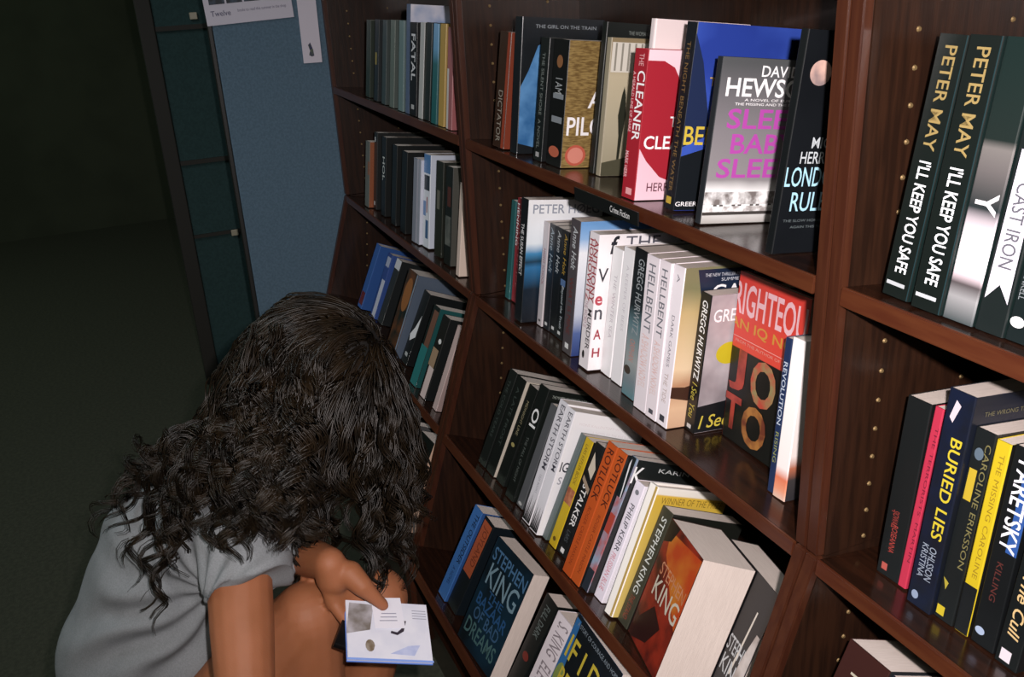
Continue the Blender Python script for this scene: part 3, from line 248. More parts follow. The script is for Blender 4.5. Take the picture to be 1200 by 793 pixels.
 ('3.2', [-0.5061, 0.0338, 0.1143, -0.0035, -0.0228, 0.0151, 0.129, 0.2024], 0, 0, 'bright yellow-spined paperback with dark type, its foot black', '#141414', '#e6c818', [('T', 's', 'THE MISSING CAROLINE', (0.06, 0.7, 0.4, 0.75), '#a8881c', 0, 0), ('R', 's', None, (0.74, 1, 0, 1), '#15181a', 0, 0)]),
 ('3.2', [-0.4875, 0.0342, 0.1236, -0.0036, -0.0316, 0.0255, 0.129, 0.2036], 0, 0, 'black paperback with blue-shadowed white capitals, right of the yellow spine', '#101214', '#0f1214', [('R', 's', None, (0.1, 0.5, 0.55, 1), '#2c58a8', 0, 0), ('T', 's', 'PARETSKY', (0.06, 0.5, 0.25, 0.9), '#dcdce4', 0.03, 0), ('T', 's', 'KILLING', (0.56, 0.76, 0.35, 0.6), '#5c2c28', 0.01, 0), ('E', 's', None, (0.93, 0.3, 0.02, 0.2), '#a0b0cc', 0, 0)]),
 ('3.2', [-0.4597, 0.0331, 0.1158, -0.0038, 0.0023, 0.0238, 0.129, 0.198], 0, 0, 'black paperback with gold script title, at the right edge of the lower shelf', '#101214', '#101416', [('T', 's', 'JAMES', (0.05, 0.36, 0.35, 0.9), '#e4e6ee', 0.04, 0), ('T', 's', 'The Cull', (0.52, 0.85, 0.25, 0.75), '#d8b880', 0.02, 0.2), ('R', 's', None, (0.92, 0.98, 0.2, 0.65), '#d4ccd4', 0, 0)]),
 ('1.1', [-2.4055, 0.0117, 0.1201, 0.0178, 0.02, 0.0353, 0.129, 0.1876], 0, 0, 'olive-green thin spine at the far left of the top shelf in the distance', '#243026', '#2c3a2e', []),
 ('1.1', [-2.3082, 0.0054, 0.1226, 0.0123, 0.0135, 0.0323, 0.129, 0.1912], 0, 0, 'dim spine with a small yellow mark in the distant bay', '#1c2426', '#20282a', [('R', 's', None, (0.4, 0.55, 0.2, 0.6), '#b09a40', 0, 0)]),
 ('1.1', [-2.2371, 0.004, 0.1212, 0.0113, 0.0105, 0.0319, 0.129, 0.1923], 0, 0, 'first of the three grey-green distant spines', '#3a4442', '#3c4a4a', []),
 ('1.1', [-2.1712, 0.0039, 0.1197, 0.0131, 0.0059, 0.0327, 0.129, 0.1946], 0, 0, 'second of the three grey-green distant spines', '#4a5450', '#667068', []),
 ('1.1', [-2.1027, 0.0039, 0.1138, 0.0157, 0.0031, 0.035, 0.129, 0.1959], 0, 0, 'third of the three grey-green distant spines, the palest', '#5a6c6c', '#6c8484', []),
 ('1.1', [-2.0512, 0.0052, 0.1119, -0.0019, -0.0033, 0.0259, 0.153, 0.2312], 0, 0, 'tall distant book with a pale blue clouded cover top', ('n', '#8fa6cc', '#e0dce4', 9), '#5a6a88', []),
 ('1.1', [-2.02, 0.0039, 0.1036, 0.0343, -0.0016, 0.0438, 0.129, 0.1948], 0, 0, 'black distant spine with white capitals', '#121416', '#141618', [('T', 's', 'FATAL', (0.12, 0.62, 0.25, 0.8), '#d8d8dc', 0.03, 0), ('R', 's', None, (0.88, 0.93, 0.3, 0.7), '#b0b0b0', 0, 0)]),
 ('1.1', [-1.9593, 0.0044, 0.1197, 0.0017, 0.0057, 0.0278, 0.129, 0.1966], 0, 0, 'narrow white distant spine on the top shelf', '#2c3230', '#b4b4b2', []),
 ('1.1', [-1.928, 0.0072, 0.1218, 0.0111, 0.0028, 0.0321, 0.129, 0.1975], 0, 0, 'dark green distant spine right of the narrow white one', '#14201e', '#1a2624', []),
 ('1.1', [-1.8751, 0.0044, 0.1191, 0.0056, 0.0039, 0.0303, 0.129, 0.1975], 0, 0, 'teal and pale blue distant spine', '#2c5a60', ('gz', [(0, '#1e5c5c'), (0.6, '#2c6468'), (0.75, '#6a9cc0'), (1, '#7aa4c8')]), []),
 ('1.1', [-1.8346, 0.0058, 0.1134, 0.0086, -0.0017, 0.0321, 0.129, 0.1983], 0, 0, 'tan yellow distant spine on the top shelf', '#b0904c', '#c4a050', []),
 ('1.1', [-1.7849, 0.0052, 0.0973, 0.0033, -0.0033, 0.0299, 0.129, 0.1936], 0, 0, 'dull pink distant spine, last before the divider', '#9c5a5c', '#a8686a', [('R', 's', None, (0.4, 1, 0, 0.35), '#c8c4c0', 0, 0)]),
 ('1.2', [-2.5323, 0.004, 0.1537, 0.0272, 0.0034, 0.037, 0.111, 0.1809], 0, 0, 'short pale grey distant book with an orange corner', '#a85c38', '#6e7068', [('R', 's', None, (0.3, 0.5, 0.6, 1), '#b06a44', 0, 0)]),
 ('1.2', [-2.4911, 0.0172, 0.1519, 0.0148, -0.0169, 0.0295, 0.129, 0.2092], 0, 0, 'distant black book with a tiny white mark at its top', '#181c1c', '#1c2222', [('R', 's', None, (0.06, 0.12, 0.2, 0.5), '#d0d0d0', 0, 0), ('R', 's', None, (0.9, 0.95, 0.2, 0.6), '#c0c0c0', 0, 0)]),
 ('1.2', [-2.4077, 0.0143, 0.1579, 0.0254, -0.0163, 0.0348, 0.129, 0.2092], 0, 0, 'distant black book with white letters stacked down its spine', '#141818', '#161c1c', [('T', 's', 'HOL', (0.25, 0.55, 0.25, 0.75), '#d0d4d0', 0.03, 0)]),
 ('1.2', [-2.2994, 0.0096, 0.1472, 0.0234, -0.0066, 0.0364, 0.129, 0.2046], 0, 0, 'plain black distant spine, first of a pair', '#121616', '#141a18', []),
 ('1.2', [-2.2109, 0.0064, 0.1435, 0.0223, 0.0021, 0.0386, 0.129, 0.2025], 0, 0, 'plain black distant spine, second of a pair', '#121616', '#101614', []),
 ('1.2', [-2.1084, 0.0038, 0.1337, 0.0178, -0.0121, 0.0275, 0.129, 0.201], 0, 0, 'pale grey distant spine, left of its twin', '#8a8e98', '#8c909c', []),
 ('1.2', [-2.079, 0.0059, 0.1357, 0.0198, -0.0179, 0.0179, 0.129, 0.2009], 0, 0, 'pale grey distant spine, right of its twin', '#c8ccd8', '#a0a4b0', []),
 ('1.2', [-2.0564, 0.014, 0.1366, 0.0202, -0.038, 0.0429, 0.129, 0.2176], 0, 0, 'distant white spine with blue pictures', '#c8d0e0', '#dfe2ec', [('R', 's', None, (0, 0.2, 0, 1), '#5a8cc8', 0, 0), ('R', 's', None, (0.22, 0.38, 0.1, 0.9), '#22303c', 0, 0), ('R', 's', None, (0.45, 0.62, 0.5, 0.62), '#b02c2c', 0, 0), ('R', 's', None, (0.5, 0.66, 0, 0.4), '#6a94cc', 0, 0), ('R', 's', None, (0.7, 0.9, 0.4, 0.8), '#3c6a9c', 0, 0)]),
 ('1.2', [-1.9728, 0.0139, 0.1361, 0.0182, -0.0318, 0.0436, 0.129, 0.2152], 0, 0, 'distant dark olive spine right of the blue and white one', '#1c2018', '#23261c', [('R', 's', None, (0.3, 0.5, 0.2, 0.6), '#6a685c', 0, 0)]),
 ('1.2', [-1.8976, 0.0097, 0.1342, 0.0107, -0.0353, 0.0411, 0.129, 0.216], 0, 0, 'distant black book with a grey and red cover patch', '#4a4a44', '#181c18', [('R', 's', None, (0.2, 0.4, 0.3, 0.8), '#5c3028', 0, 0), ('R', 's', None, (0.5, 0.8, 0.1, 0.9), ('n', '#4c504c', '#6a6c66', 30), 0, 0)]),
 ('1.2', [-1.7998, 0.0018, 0.137, -0.0159, 0.0081, 0.0199, 0.129, 0.1988], 0, 0, 'slim cream book leaning against the divider', '#dcc8b8', '#e2cbbd', []),
 ('1.3', [-2.5894, 0.067, 0.4183, 0.0225, 0.0128, 0.0371, 0.129, 0.1975], 0, 0, 'blue distant spine at the left end of the third shelf', '#3464b4', '#3a70c4', [('R', 's', None, (0.75, 0.95, 0.1, 0.9), '#7c2c34', 0, 0)]),
 ('1.3', [-2.5062, 0.0832, 0.4016, 0.0264, 0.0047, 0.036, 0.129, 0.1943], 0, 0, "blue and white distant spine behind the girl's hair", '#3a5cac', '#3658a8', [('R', 's', None, (0.4, 1, 0.3, 1), '#d0d4e4', 0, 0), ('R', 's', None, (0.05, 0.2, 0.1, 0.9), '#b8c0d8', 0, 0)]),
 ('1.3', [-2.4552, 0.0898, 0.4144, 0.03, 0.0261, 0.0404, 0.129, 0.1929], 0, 0, 'dark distant spine beside the boxy grey book', '#202426', '#2c3030', [('R', 's', None, (0, 0.15, 0, 1), '#d8d8de', 0, 0)]),
 ('1.3', [-2.1851, 0.0303, 0.3905, 0.0681, 0.0194, 0.0631, 0.153, 0.223], 0, 0, 'thick distant book with a brown and orange painted spine and grey page top', '#5c6a7c', ('n', '#6c4024', '#1c2420', 14), [('E', 's', None, (0.28, 0.5, 0.2, 0.35), '#a86a38', 0, 0), ('R', 's', None, (0, 1, 0.9, 1), '#8494a8', 0, 0)]),
 ('1.3', [-2.1096, 0.0494, 0.4199, 0.0203, 0.045, 0.0417, 0.129, 0.1926], 0, 0, 'distant black book with a white splash', '#14181a', '#161a1c', [('P', 's', None, [(0.3, 0.9), (0.5, 0.5), (0.62, 0.1), (0.7, 0.3), (0.6, 0.95)], '#e6e6ea', 0, 0), ('R', 's', None, (0.85, 0.9, 0.3, 0.7), '#b0b4b4', 0, 0)]),
 ('1.3', [-1.9513, 0.0218, 0.4026, 0.0181, 0.0046, 0.0394, 0.129, 0.1976], 0, 0, 'distant book with a teal lower spine', '#1c5c5c', '#17201e', [('R', 's', None, (0.5, 1, 0, 1), '#2c8484', 0, 0), ('R', 's', None, (0.05, 0.5, 0.3, 1), '#7a5444', 0, 0)]),
 ('1.3', [-1.8734, 0.0178, 0.3975, 0.0206, 0.0017, 0.0408, 0.129, 0.197], 0, 0, 'distant spine with a cream patch and small white marks', '#141818', '#1c1c1a', [('R', 's', None, (0.4, 0.62, 0, 0.8), '#a88c70', 0, 0), ('R', 's', None, (0.62, 1, 0.2, 0.9), '#d8c4c0', 0, 0), ('E', 's', None, (0.3, 0.6, 0.03, 0.2), '#e0e0e0', 0, 0)]),
 ('1.3', [-1.7949, 0.0234, 0.3957, 0.0043, -0.0082, 0.0236, 0.129, 0.1977], 0, 0, 'thin pinkish-white distant spine beside the divider', '#a08c88', '#c4aca8', []),
 ('1.4', [-2.0429, 0.0309, 0.4552, 0.0035, 0.0184, 0.0382, 0.129, 0.1936], 0, 0, "distant red and teal spine low behind the girl's hair", '#1e5058', '#24606a', [('R', 's', None, (0, 0.25, 0, 1), '#a04434', 0, 0)]),
 ('1.4', [-1.9724, 0.0277, 0.468, 0.0374, 0.0278, 0.0557, 0.129, 0.1949], 0, 0, 'distant black book with one white letter on its spine', '#121614', '#141816', [('T', 's', 'E', (0.42, 0.52, 0.3, 0.75), '#dcdcdc', 0.03, 0)]),
 ('1.4', [-1.8617, 0.0226, 0.4695, 0.0099, -0.012, 0.0276, 0.129, 0.1992], 0, 0, 'distant grey-white spine with a white foot', '#4c4c4c', '#8a8684', [('R', 's', None, (0.78, 0.98, 0, 1), '#d4d8e0', 0, 0)]),
 ('1.4', [-1.7702, 0.0119, 0.4653, 0.0491, -0.0337, 0.0768, 0.129, 0.2109], 0, 0, 'distant black book whose cream page edges face the camera', '#dcb9a0', '#101412', []),
]
# ---------------------------------------------------------------- the room
H = EYE
m_floor = mat('carpet', '#2c2e22', .95, col2='#35372a', scale=90, bump=.6, bscale=600)
m_wall = mat('shop_wall', '#33382a', .9, col2='#3b4031', scale=3)
m_ceil = mat('ceiling_tile', '#4a4a44', .9, col2='#53534c', scale=12)
structure('floor', box(-6.2, 2.2, -3.2, 1.2, -.05, 0), m_floor)
structure('ceiling', box(-6.2, 2.2, -3.2, 1.2, 2.62, 2.67), m_ceil)
structure('wall_right', box(-6.2, 2.2, .93, 1.0, 0, 2.62), m_wall)
structure('wall_far', box(-6.25, -6.2, -3.2, 1.2, 0, 2.62), m_wall)
structure('wall_left', box(-6.2, 2.2, -3.25, -3.2, 0, 2.62), m_wall)
structure('wall_back', box(2.2, 2.25, -3.2, 1.2, 0, 2.62), m_wall)
structure('baseboard_right', box(-6.2, -2.8, .915, .93, 0, .1), mat('baseboard_wood', '#24150f', .5))
# ---------------------------------------------------------------- bookcases
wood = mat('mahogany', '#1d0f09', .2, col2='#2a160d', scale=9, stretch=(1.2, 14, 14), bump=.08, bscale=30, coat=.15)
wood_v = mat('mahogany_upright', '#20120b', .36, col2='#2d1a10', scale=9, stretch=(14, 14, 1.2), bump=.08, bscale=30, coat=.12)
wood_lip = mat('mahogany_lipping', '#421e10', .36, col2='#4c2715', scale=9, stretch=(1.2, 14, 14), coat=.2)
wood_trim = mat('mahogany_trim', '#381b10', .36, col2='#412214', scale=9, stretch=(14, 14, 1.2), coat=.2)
brass = mat('brass', '#8e7650', .5, metal=.6)
YB = .875
TOP = .52
FRONT = [(.62, TOP), (.62, -.62), (.42, -1.25), (.42, -EYE)]
def front_y(z):
    if z > -.62: return .62
    if z < -1.25: return .42
    return .62+(z+.62)*(.2/.63)
LEVELS = [(.629, .02, .09)]+[SHELVES['2.%d' % i] for i in (1, 2, 3, 4)]
def bookcase(x0, x1, label):
    e = empty('bookcase', label, 'bookcase', (x0, 0, 0), 'dark wood bookcases along the wall')
    W = x1-x0; T = .0175
    def Z(z): return z+EYE
    for k, xa in enumerate((0, W-T)):
        up = [(.63, Z(TOP)), (.63, Z(-.621)), (YB, Z(-.621)), (YB, Z(TOP))]
        lo = [(.63, Z(-.623)), (.43, Z(-1.25)), (.43, 0), (YB, 0), (YB, Z(-.623))]
        s = obj('side_panel', prism(up, xa, xa+T), wood_v, e)
        s2 = obj('lower_side_panel', prism(lo, xa, xa+T), wood_v, e)
        # lipped front edge: a bead and a flat, above and below the bend
        bm = bmesh.new()
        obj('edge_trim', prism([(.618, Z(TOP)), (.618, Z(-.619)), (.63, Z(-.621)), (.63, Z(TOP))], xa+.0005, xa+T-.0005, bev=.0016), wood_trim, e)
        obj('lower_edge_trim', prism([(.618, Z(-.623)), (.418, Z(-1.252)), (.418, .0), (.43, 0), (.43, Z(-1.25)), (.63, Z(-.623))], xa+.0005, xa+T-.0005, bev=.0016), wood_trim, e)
        # rows of brass peg sleeves on the inner face
        side = 1 if k == 0 else -1
        xf = xa+T if k == 0 else xa
        bm = bmesh.new()
        for yy in (.683, .800):
            z = TOP-.06
            while z > -1.16:
                if not any(abs(z-(lz-(yy-ly)*math.tan(lt))+.009) < .016 for ly, lz, lt in LEVELS):
                    r = bmesh.ops.create_cone(bm, cap_ends=True, segments=8, radius1=.0028, radius2=.0018, depth=.0016)['verts']
                    bmesh.ops.rotate(bm, verts=r, cent=(0,0,0), matrix=Matrix.Rotation(side*math.pi/2, 3, 'Y'))
                    bmesh.ops.translate(bm, verts=r, vec=(xf+side*.0008, yy+(min(0, front_y(z)-.62)*.35), Z(z)))
                z -= .0335
        pn = obj('peg_sleeves', bm_mesh(bm), brass, s); pn['kind'] = 'stuff'
    obj('back_panel', box(0, W, YB-.009, YB, 0, Z(TOP)), wood_v, e)
    obj('top_board', box(0, W, .63, YB, Z(TOP), Z(TOP)+.02, bev=.002), wood, e)
    obj('plinth', box(T, W-T, .44, .455, 0, .1), wood, e)
    for (ly, lz, lt) in LEVELS:
        ct, st = math.cos(lt), math.sin(lt)
        # the board follows the shelf's own tilt, from the front edge back to the back panel
        f = 0
        while front_y(lz-f*math.tan(lt)*-1)+.0 < ly-f-.001 and f < .08: f += .002
        y0 = front_y(lz+.0) if lz > -.63 else ly-f
        y0 = min(y0, ly)
        d0 = (y0-ly)/ct+.004; d1 = (YB-.012-ly)/ct
        def pt(d, u): return (ly+d*ct+u*st, Z(lz)-d*st+u*ct)
        b = obj('shelf', prism([pt(d0, -.001), pt(d1, -.001), pt(d1, -.019), pt(d0, -.019)], T+.0008, W-T-.0008), wood, e)
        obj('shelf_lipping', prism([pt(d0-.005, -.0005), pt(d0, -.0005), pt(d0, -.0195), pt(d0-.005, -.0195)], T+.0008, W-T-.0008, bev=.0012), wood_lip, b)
    return e
bookcase(-2.700, -1.666, 'dark wood bookcase in the distance, beside the blue panel')
bookcase(-1.6645, -.6685, 'dark wood bookcase in the middle, facing the flash')
bookcase(-.6675, .33, 'dark wood bookcase cut off by the right side of the picture')
# ---------------------------------------------------------------- books on the shelves
GROUPS = {'2.1': 'books on the top shelf of the middle bookcase', '2.2': 'books on the second shelf of the middle bookcase', '2.3': 'books on the third shelf of the middle bookcase', '2.4': 'books on the lowest visible shelf of the middle bookcase',
 '3.1': 'books on the top shelf of the right bookcase', '3.2': 'books on the second shelf of the right bookcase', '3.3': 'books on the third shelf of the right bookcase',
 '1.1': 'books on the top shelf of the distant bookcase', '1.2': 'books on the second shelf of the distant bookcase', '1.3': 'books on the third shelf of the distant bookcase', '1.4': 'books on the lowest visible shelf of the distant bookcase'}
def place(shelf, p):
    ly, lz, lt = shelf; X, s, t, yaw, roll, a, d, h = p
    dv0 = Vector((0, math.cos(lt), -math.sin(lt))); n0 = Vector((0, math.sin(lt), math.cos(lt)))
    t = max(min(t, lt+.012), lt-.012)
    ex = Vector((1,0,0)); dv = Vector((0, math.cos(t), -math.sin(t))); u = Vector((0, math.sin(t), math.cos(t)))
    ax = ex*math.cos(yaw)+dv*math.sin(yaw); ad = dv*math.cos(yaw)-ex*math.sin(yaw)
    A = ax*math.cos(roll)-u*math.sin(roll); U = u*math.cos(roll)+ax*math.sin(roll)
    O = Vector((X, ly, lz))+dv0*max(s, .002)
    low = min((O+A*a*i+ad*d*j-Vector((0, ly, lz))).dot(n0) for i in (0,1) for j in (0,1))
    O += n0*(.0004-low)
    O.z += EYE
    return O, A, ad, U
for row, p, face, hard, label, front, spine, decor in BOOKS:
    O, A, D, U = place(SHELVES[row], p)
    a, d, h = p[5], p[6], p[7]
    if face:     # displayed face-out: the same book turned a quarter turn
        m = Matrix((-D, A, U)).transposed().to_4x4(); m.translation = O+D*d
        book(d, a, h, front, spine, decor, hard, label, GROUPS[row], m)
    else:
        m = Matrix((A, D, U)).transposed().to_4x4(); m.translation = O
        book(a, d, h, front, spine, decor, hard, label, GROUPS[row], m)
# ---------------------------------------------------------------- shelf label, blue end panel with its notices
e = empty('shelf_label', 'black shelf label strip with white words under the edge of the top shelf', 'label', (-1.19, .611, EYE-.3305))
obj('strip', box(0, .178, 0, .0022, 0, .019, bev=.0006), mat('label_black', '#111313', .35), e)
pts, fs = text_mesh('Crime Fiction', .005, .15)
obj('lettering', mesh([(.105+.052*x, -.0002, .005+.009*y) for x, y in pts], fs), mat('label_white', '#d8d8d8', .5), e)
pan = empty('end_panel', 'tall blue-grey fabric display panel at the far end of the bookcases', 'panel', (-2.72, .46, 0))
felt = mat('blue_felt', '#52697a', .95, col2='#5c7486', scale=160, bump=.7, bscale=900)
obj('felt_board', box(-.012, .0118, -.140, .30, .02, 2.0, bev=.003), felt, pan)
fm = mat('panel_frame', '#1b1c1a', .5)
obj('frame_edge', box(-.0118, .0118, -.152, -.141, .0, 2.02, bev=.002), fm, pan)
obj('frame_edge', box(-.0118, .0118, .301, .312, .0, 2.02, bev=.002), fm, pan)
po = tag(obj('notice', box(0, .0012, 0, .232, 0, .33), mat('notice_paper', '#c9c4d0', .7)), 'white notice with a row of dark pictures pinned to the blue panel', 'notice')
po.location = (-2.7068, .308, EYE-.124); po.rotation_euler = (math.radians(2), 0, 0)
for i in range(3): obj('printed_picture', box(.0013, .0016, .014+.046*i, .055+.046*i, .052, .10), mat('notice_picture', '#20262e', .6, col2='#3a4858', scale=60), po)
obj('printed_picture', box(.0013, .0016, .19, .222, .058, .10), mat('notice_purple', '#6a4a70', .6), po)
for s, y0, y1, z0, z1 in (('Twelve', .014, .066, .022, .036), ('books to read this summer in the shop', .085, .215, .026, .036)):
    pts, fs = text_mesh(s, .02 if s == 'Twelve' else 0, 0)
    obj('lettering', mesh([(.0014, y0+(y1-y0)*x, z0+(z1-z0)*y) for x, y in pts], fs), mat('notice_ink', '#5c5c74', .6), po)
ca = tag(obj('notice_card', box(0, .0012, 0, .052, 0, .30), mat('card_paper', '#d2cbd6', .7)), 'narrow white card hanging on the blue panel beside the notice', 'card')
ca.location = (-2.7065, .550, EYE-.240); ca.rotation_euler = (math.radians(-1), 0, 0)
pts = [(.5,.1),(.75,.15),(.7,.5),(.45,.95),(.2,.8),(.35,.45),(.2,.2)]
obj('printed_shape', mesh([(.0014, .012+.026*a, .012+.045*b) for a, b in pts], [tuple(range(7))]), mat('card_mark', '#5e6a50', .7, col2='#2c2c54', scale=70), ca)
# the darker panel unit standing beyond, with its clips
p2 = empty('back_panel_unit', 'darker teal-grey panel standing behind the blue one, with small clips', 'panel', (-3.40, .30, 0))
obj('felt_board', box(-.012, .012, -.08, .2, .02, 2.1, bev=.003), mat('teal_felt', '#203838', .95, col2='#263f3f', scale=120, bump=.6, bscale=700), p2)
obj('frame_edge', box(-.02, .02, -.13, -.082, 0, 2.12, bev=.003), mat('dark_frame', '#1c1a14', .7), p2)
for y, z in ((.045, 1.29), (.06, .55)): obj('clip', box(.013, .022, y-.012, y+.012, z, z+.022, bev=.002), mat('clip_metal', '#9c9480', .4), p2)
for z0, z1 in ((1.26, 1.275), (.82, .835), (.56, .572)): obj('cross_rail', box(.013, .02, -.08, .2, z0, z1), mat('dark_frame', '#1c1a14', .7), p2)
# books standing on the third shelf of the right bookcase (only their tops show)
for p, lab, sp in (((-.604, .012, .405, 0, 0, .058, .152, .232), 'thick book whose cream page top just shows at the bottom right, left of its neighbour', '#3a1c18'),
               ((-.543, .012, .405, 0, 0, .046, .152, .231), 'thick book whose cream page top just shows at the bottom right, beside the first', '#1c2430'),
               ((-.494, .014, .405, 0, 0, .04, .152, .226), 'slightly lower book with a cream page top at the bottom right edge', '#202020')):
    O, A, D, U = place(SHELVES['2.3'], p); m = Matrix((A, D, U)).transposed().to_4x4(); m.translation = O
    book(p[5], p[6], p[7], '#2a2c30', sp, [('T','s','THE NOVEL',(.1,.7,.3,.7),'#b0a898',.01,0)], 0, lab, GROUPS['3.3'], m, pw=True)
p = (-1.01, .10, .48, .0, 0, .028, .129, .198)
O, A, D, U = place(SHELVES['2.4'], p); m = Matrix((A, D, U)).transposed().to_4x4(); m.translation = O
book(p[5], p[6], p[7], '#5c5e62', '#8a8686', [], 0, 'grey-topped paperback at the bottom edge, right of the yellow-lettered book', GROUPS['2.4'], m)
# ---------------------------------------------------------------- the crouching reader
def at(u, v, d):
    """a point at depth d (metres) in front of the eye, in the room's own coordinates"""
    return Vector((0, 0, EYE))+(RX*((u-600)/1086.2)-UP*((v-396.5)/1086.2)+FW)*d
def ball(bm, c, r, sc_=(1,1,1), rot=None, seg=16):
    m = Matrix.Translation(c) @ (rot.to_4x4() if rot else Matrix()) @ Matrix.Diagonal((r*sc_[0], r*sc_[1], r*sc_[2], 1))
    bmesh.ops.create_uvsphere(bm, u_segments=seg, v_segments=max(6, seg*3//4), radius=1, matrix=m)
def cone(bm, a, b, ra, rb, seg=16, caps=False, flat=1.0, side=None):
    a = Vector(a); b = Vector(b); z = (b-a).normalized()
    x = side.copy() if side else z.orthogonal(); x = (x-z*x.dot(z)).normalized(); y = z.cross(x)
    va = [bm.verts.new(a+(x*math.cos(t)+y*math.sin(t)*flat)*ra) for t in [2*math.pi*i/seg for i in range(seg)]]
    vb = [bm.verts.new(b+(x*math.cos(t)+y*math.sin(t)*flat)*rb) for t in [2*math.pi*i/seg for i in range(seg)]]
    for i in range(seg): bm.faces.new((va[i], va[(i+1) % seg], vb[(i+1) % seg], vb[i]))
    bm.faces.new(list(reversed(va))); bm.faces.new(vb)
    if not caps: ball(bm, a, ra, seg=seg) if flat == 1 else None; ball(bm, b, rb, seg=seg) if flat == 1 else None
def limb(bm, pts, seg=16):
    for (a, ra), (b, rb) in zip(pts, pts[1:]): cone(bm, a, b, ra, rb, seg)
def remeshed(bm, voxel, smooth=4, extra=None):
    me = bpy.data.meshes.new('mesh'); bm.to_mesh(me); bm.free()
    o = bpy.data.objects.new('tmp', me); C.objects.link(o)
    r = o.modifiers.new('r', 'REMESH'); r.mode = 'VOXEL'; r.voxel_size = voxel; r.use_smooth_shade = True
    s = o.modifiers.new('s', 'SMOOTH'); s.iterations = smooth; s.factor = .5
    if extra: extra(o)
    bpy.context.view_layer.update()
    dg = bpy.context.evaluated_depsgraph_get()
    out = bpy.data.meshes.new_from_object(o.evaluated_get(dg)); bpy.data.objects.remove(o)
    out.polygons.foreach_set('use_smooth', [True]*len(out.polygons))
    return out
girl = empty('person', 'crouching person with long dark curly hair and a grey t-shirt, holding a booklet', 'person', (-1.25, -.05, 0))
ginv = Matrix.Translation(-Vector(girl.location))
def gobj(name, me, m): 
    me.transform(ginv); return obj(name, me, m, girl)
# joints
pel = at(196, 880, 1.50); waist = at(172, 765, 1.47); chest = at(222, 650, 1.44); neck = at(292, 556, 1.43)
headc = at(374, 444, 1.43)
shR = at(278, 628, 1.31); shL = at(312, 560, 1.57)
elR = at(290, 850, 1.19); wrR = at(372, 868, 1.20)
elL = at(322, 640, 1.50); wrL = at(386, 660, 1.315)
hipR = at(215, 890, 1.42); hipL = at(225, 865, 1.56)
knR = at(360, 722, 1.36); knL = at(443, 700, 1.47)
def floorpt(p, dz=.07): return Vector((p.x, p.y, dz))
anR = floorpt(at(345, 830, 1.36)+Vector((-.02,.0,0)), .085); anL = floorpt(knL+Vector((-.03,-.10,0)), .085)
skin = mat('skin', '#8a5638', .6, col2='#935d40', scale=14, spec=.3, bump=.1, bscale=500)
sb = skin.node_tree.nodes['Principled BSDF']; sb.inputs['Subsurface Weight'].default_value = .12; sb.inputs['Subsurface Radius'].default_value = (.012, .004, .002)
bm = bmesh.new()
# torso
limb(bm, [(pel, .105), (waist, .095), (chest, .105), (neck+(chest-neck)*.25, .07)])
cone(bm, shR, shL, .048, .048); limb(bm, [(chest, .1), (shR, .05)]); limb(bm, [(chest, .1), (shL, .05)])
# neck and head, bent forward
fdir = (RX*.62-UP*.66+FW*.22).normalized()       # where the face looks: down at the booklet
cdir = (RX*.50+UP*.86).normalized(); cdir = (cdir-fdir*cdir.dot(fdir)).normalized()
sdir = cdir.cross(fdir)
HR = Matrix((sdir, fdir, cdir)).transposed()
limb(bm, [(neck, .052), (headc-cdir*.06-fdir*.02, .05)])
ball(bm, headc, .1, (.76, .95, 1.0), HR, 24)
ball(bm, headc-cdir*.055+fdir*.035, .062, (.9, 1, .95), HR, 20)      # jaw
ball(bm, headc-cdir*.102+fdir*.068, .02, (1, 1, .9), HR)             # chin
cone(bm, headc+fdir*.09+cdir*.01, headc+fdir*.108-cdir*.03, .008, .012)   # nose
for s in (-1, 1):
    ball(bm, headc+fdir*.104-cdir*.033+sdir*s*.009, .007, None or (1,1,1), HR, 10)
    ball(bm, headc+fdir*.078+cdir*.022+sdir*s*.03, .014, (1.5,.7,.5), HR, 12)   # brow
    ball(bm, headc+sdir*s*.078-cdir*.005-fdir*.005, .02, (.35, .8, 1.35), HR, 12)  # ear
ball(bm, headc+fdir*.094-cdir*.052, .011, (1.9,.7,.5), HR, 12); ball(bm, headc+fdir*.092-cdir*.063, .011, (1.6,.7,.55), HR, 12)
# arms
limb(bm, [(shR, .046), (shR.lerp(elR, .5), .043), (elR, .036), (elR.lerp(wrR, .35), .037), (wrR, .024)])
limb(bm, [(shL, .046), (elL, .036), (elL.lerp(wrL, .4), .035), (wrL, .0235)])
# legs, folded
limb(bm, [(hipR, .085), (hipR.lerp(knR, .5), .072), (knR, .052)]); limb(bm, [(knR, .052), (knR.lerp(anR, .3), .052), (anR, .034)])
limb(bm, [(hipL, .085), (hipL.lerp(knL, .5), .070), (knL, .048)]); limb(bm, [(knL, .048), (knL.lerp(anL, .3), .05), (anL, .034)])
fwd = (RX*.9+FW*.45); fwd.z = 0; fwd.normalize()
for an in (anR, anL): limb(bm, [(an, .034), (an+fwd*.05-Vector((0,0,.035)), .036), (an+fwd*.13-Vector((0,0,.05)), .026)])
# the booklet's frame: TL, TR, BR, BL
bTL = at(404, 702, 1.325); bTR = at(500, 708, 1.365); bBL = at(371, 771, 1.235)
bu = (bTR-bTL); bv = (bBL-bTL); bw_, bh_ = bu.length, bv.length
bu.normalize(); bv = (bv-bu*bv.dot(bu)); bh_ = bv.length; bv.normalize(); bn = bu.cross(bv)
if bn.dot(FW) > 0: bn = -bn                       # towards the viewer
def onb(a, b, lift=0): return bTL+bu*(bw_*a)+bv*(bh_*b)+bn*lift
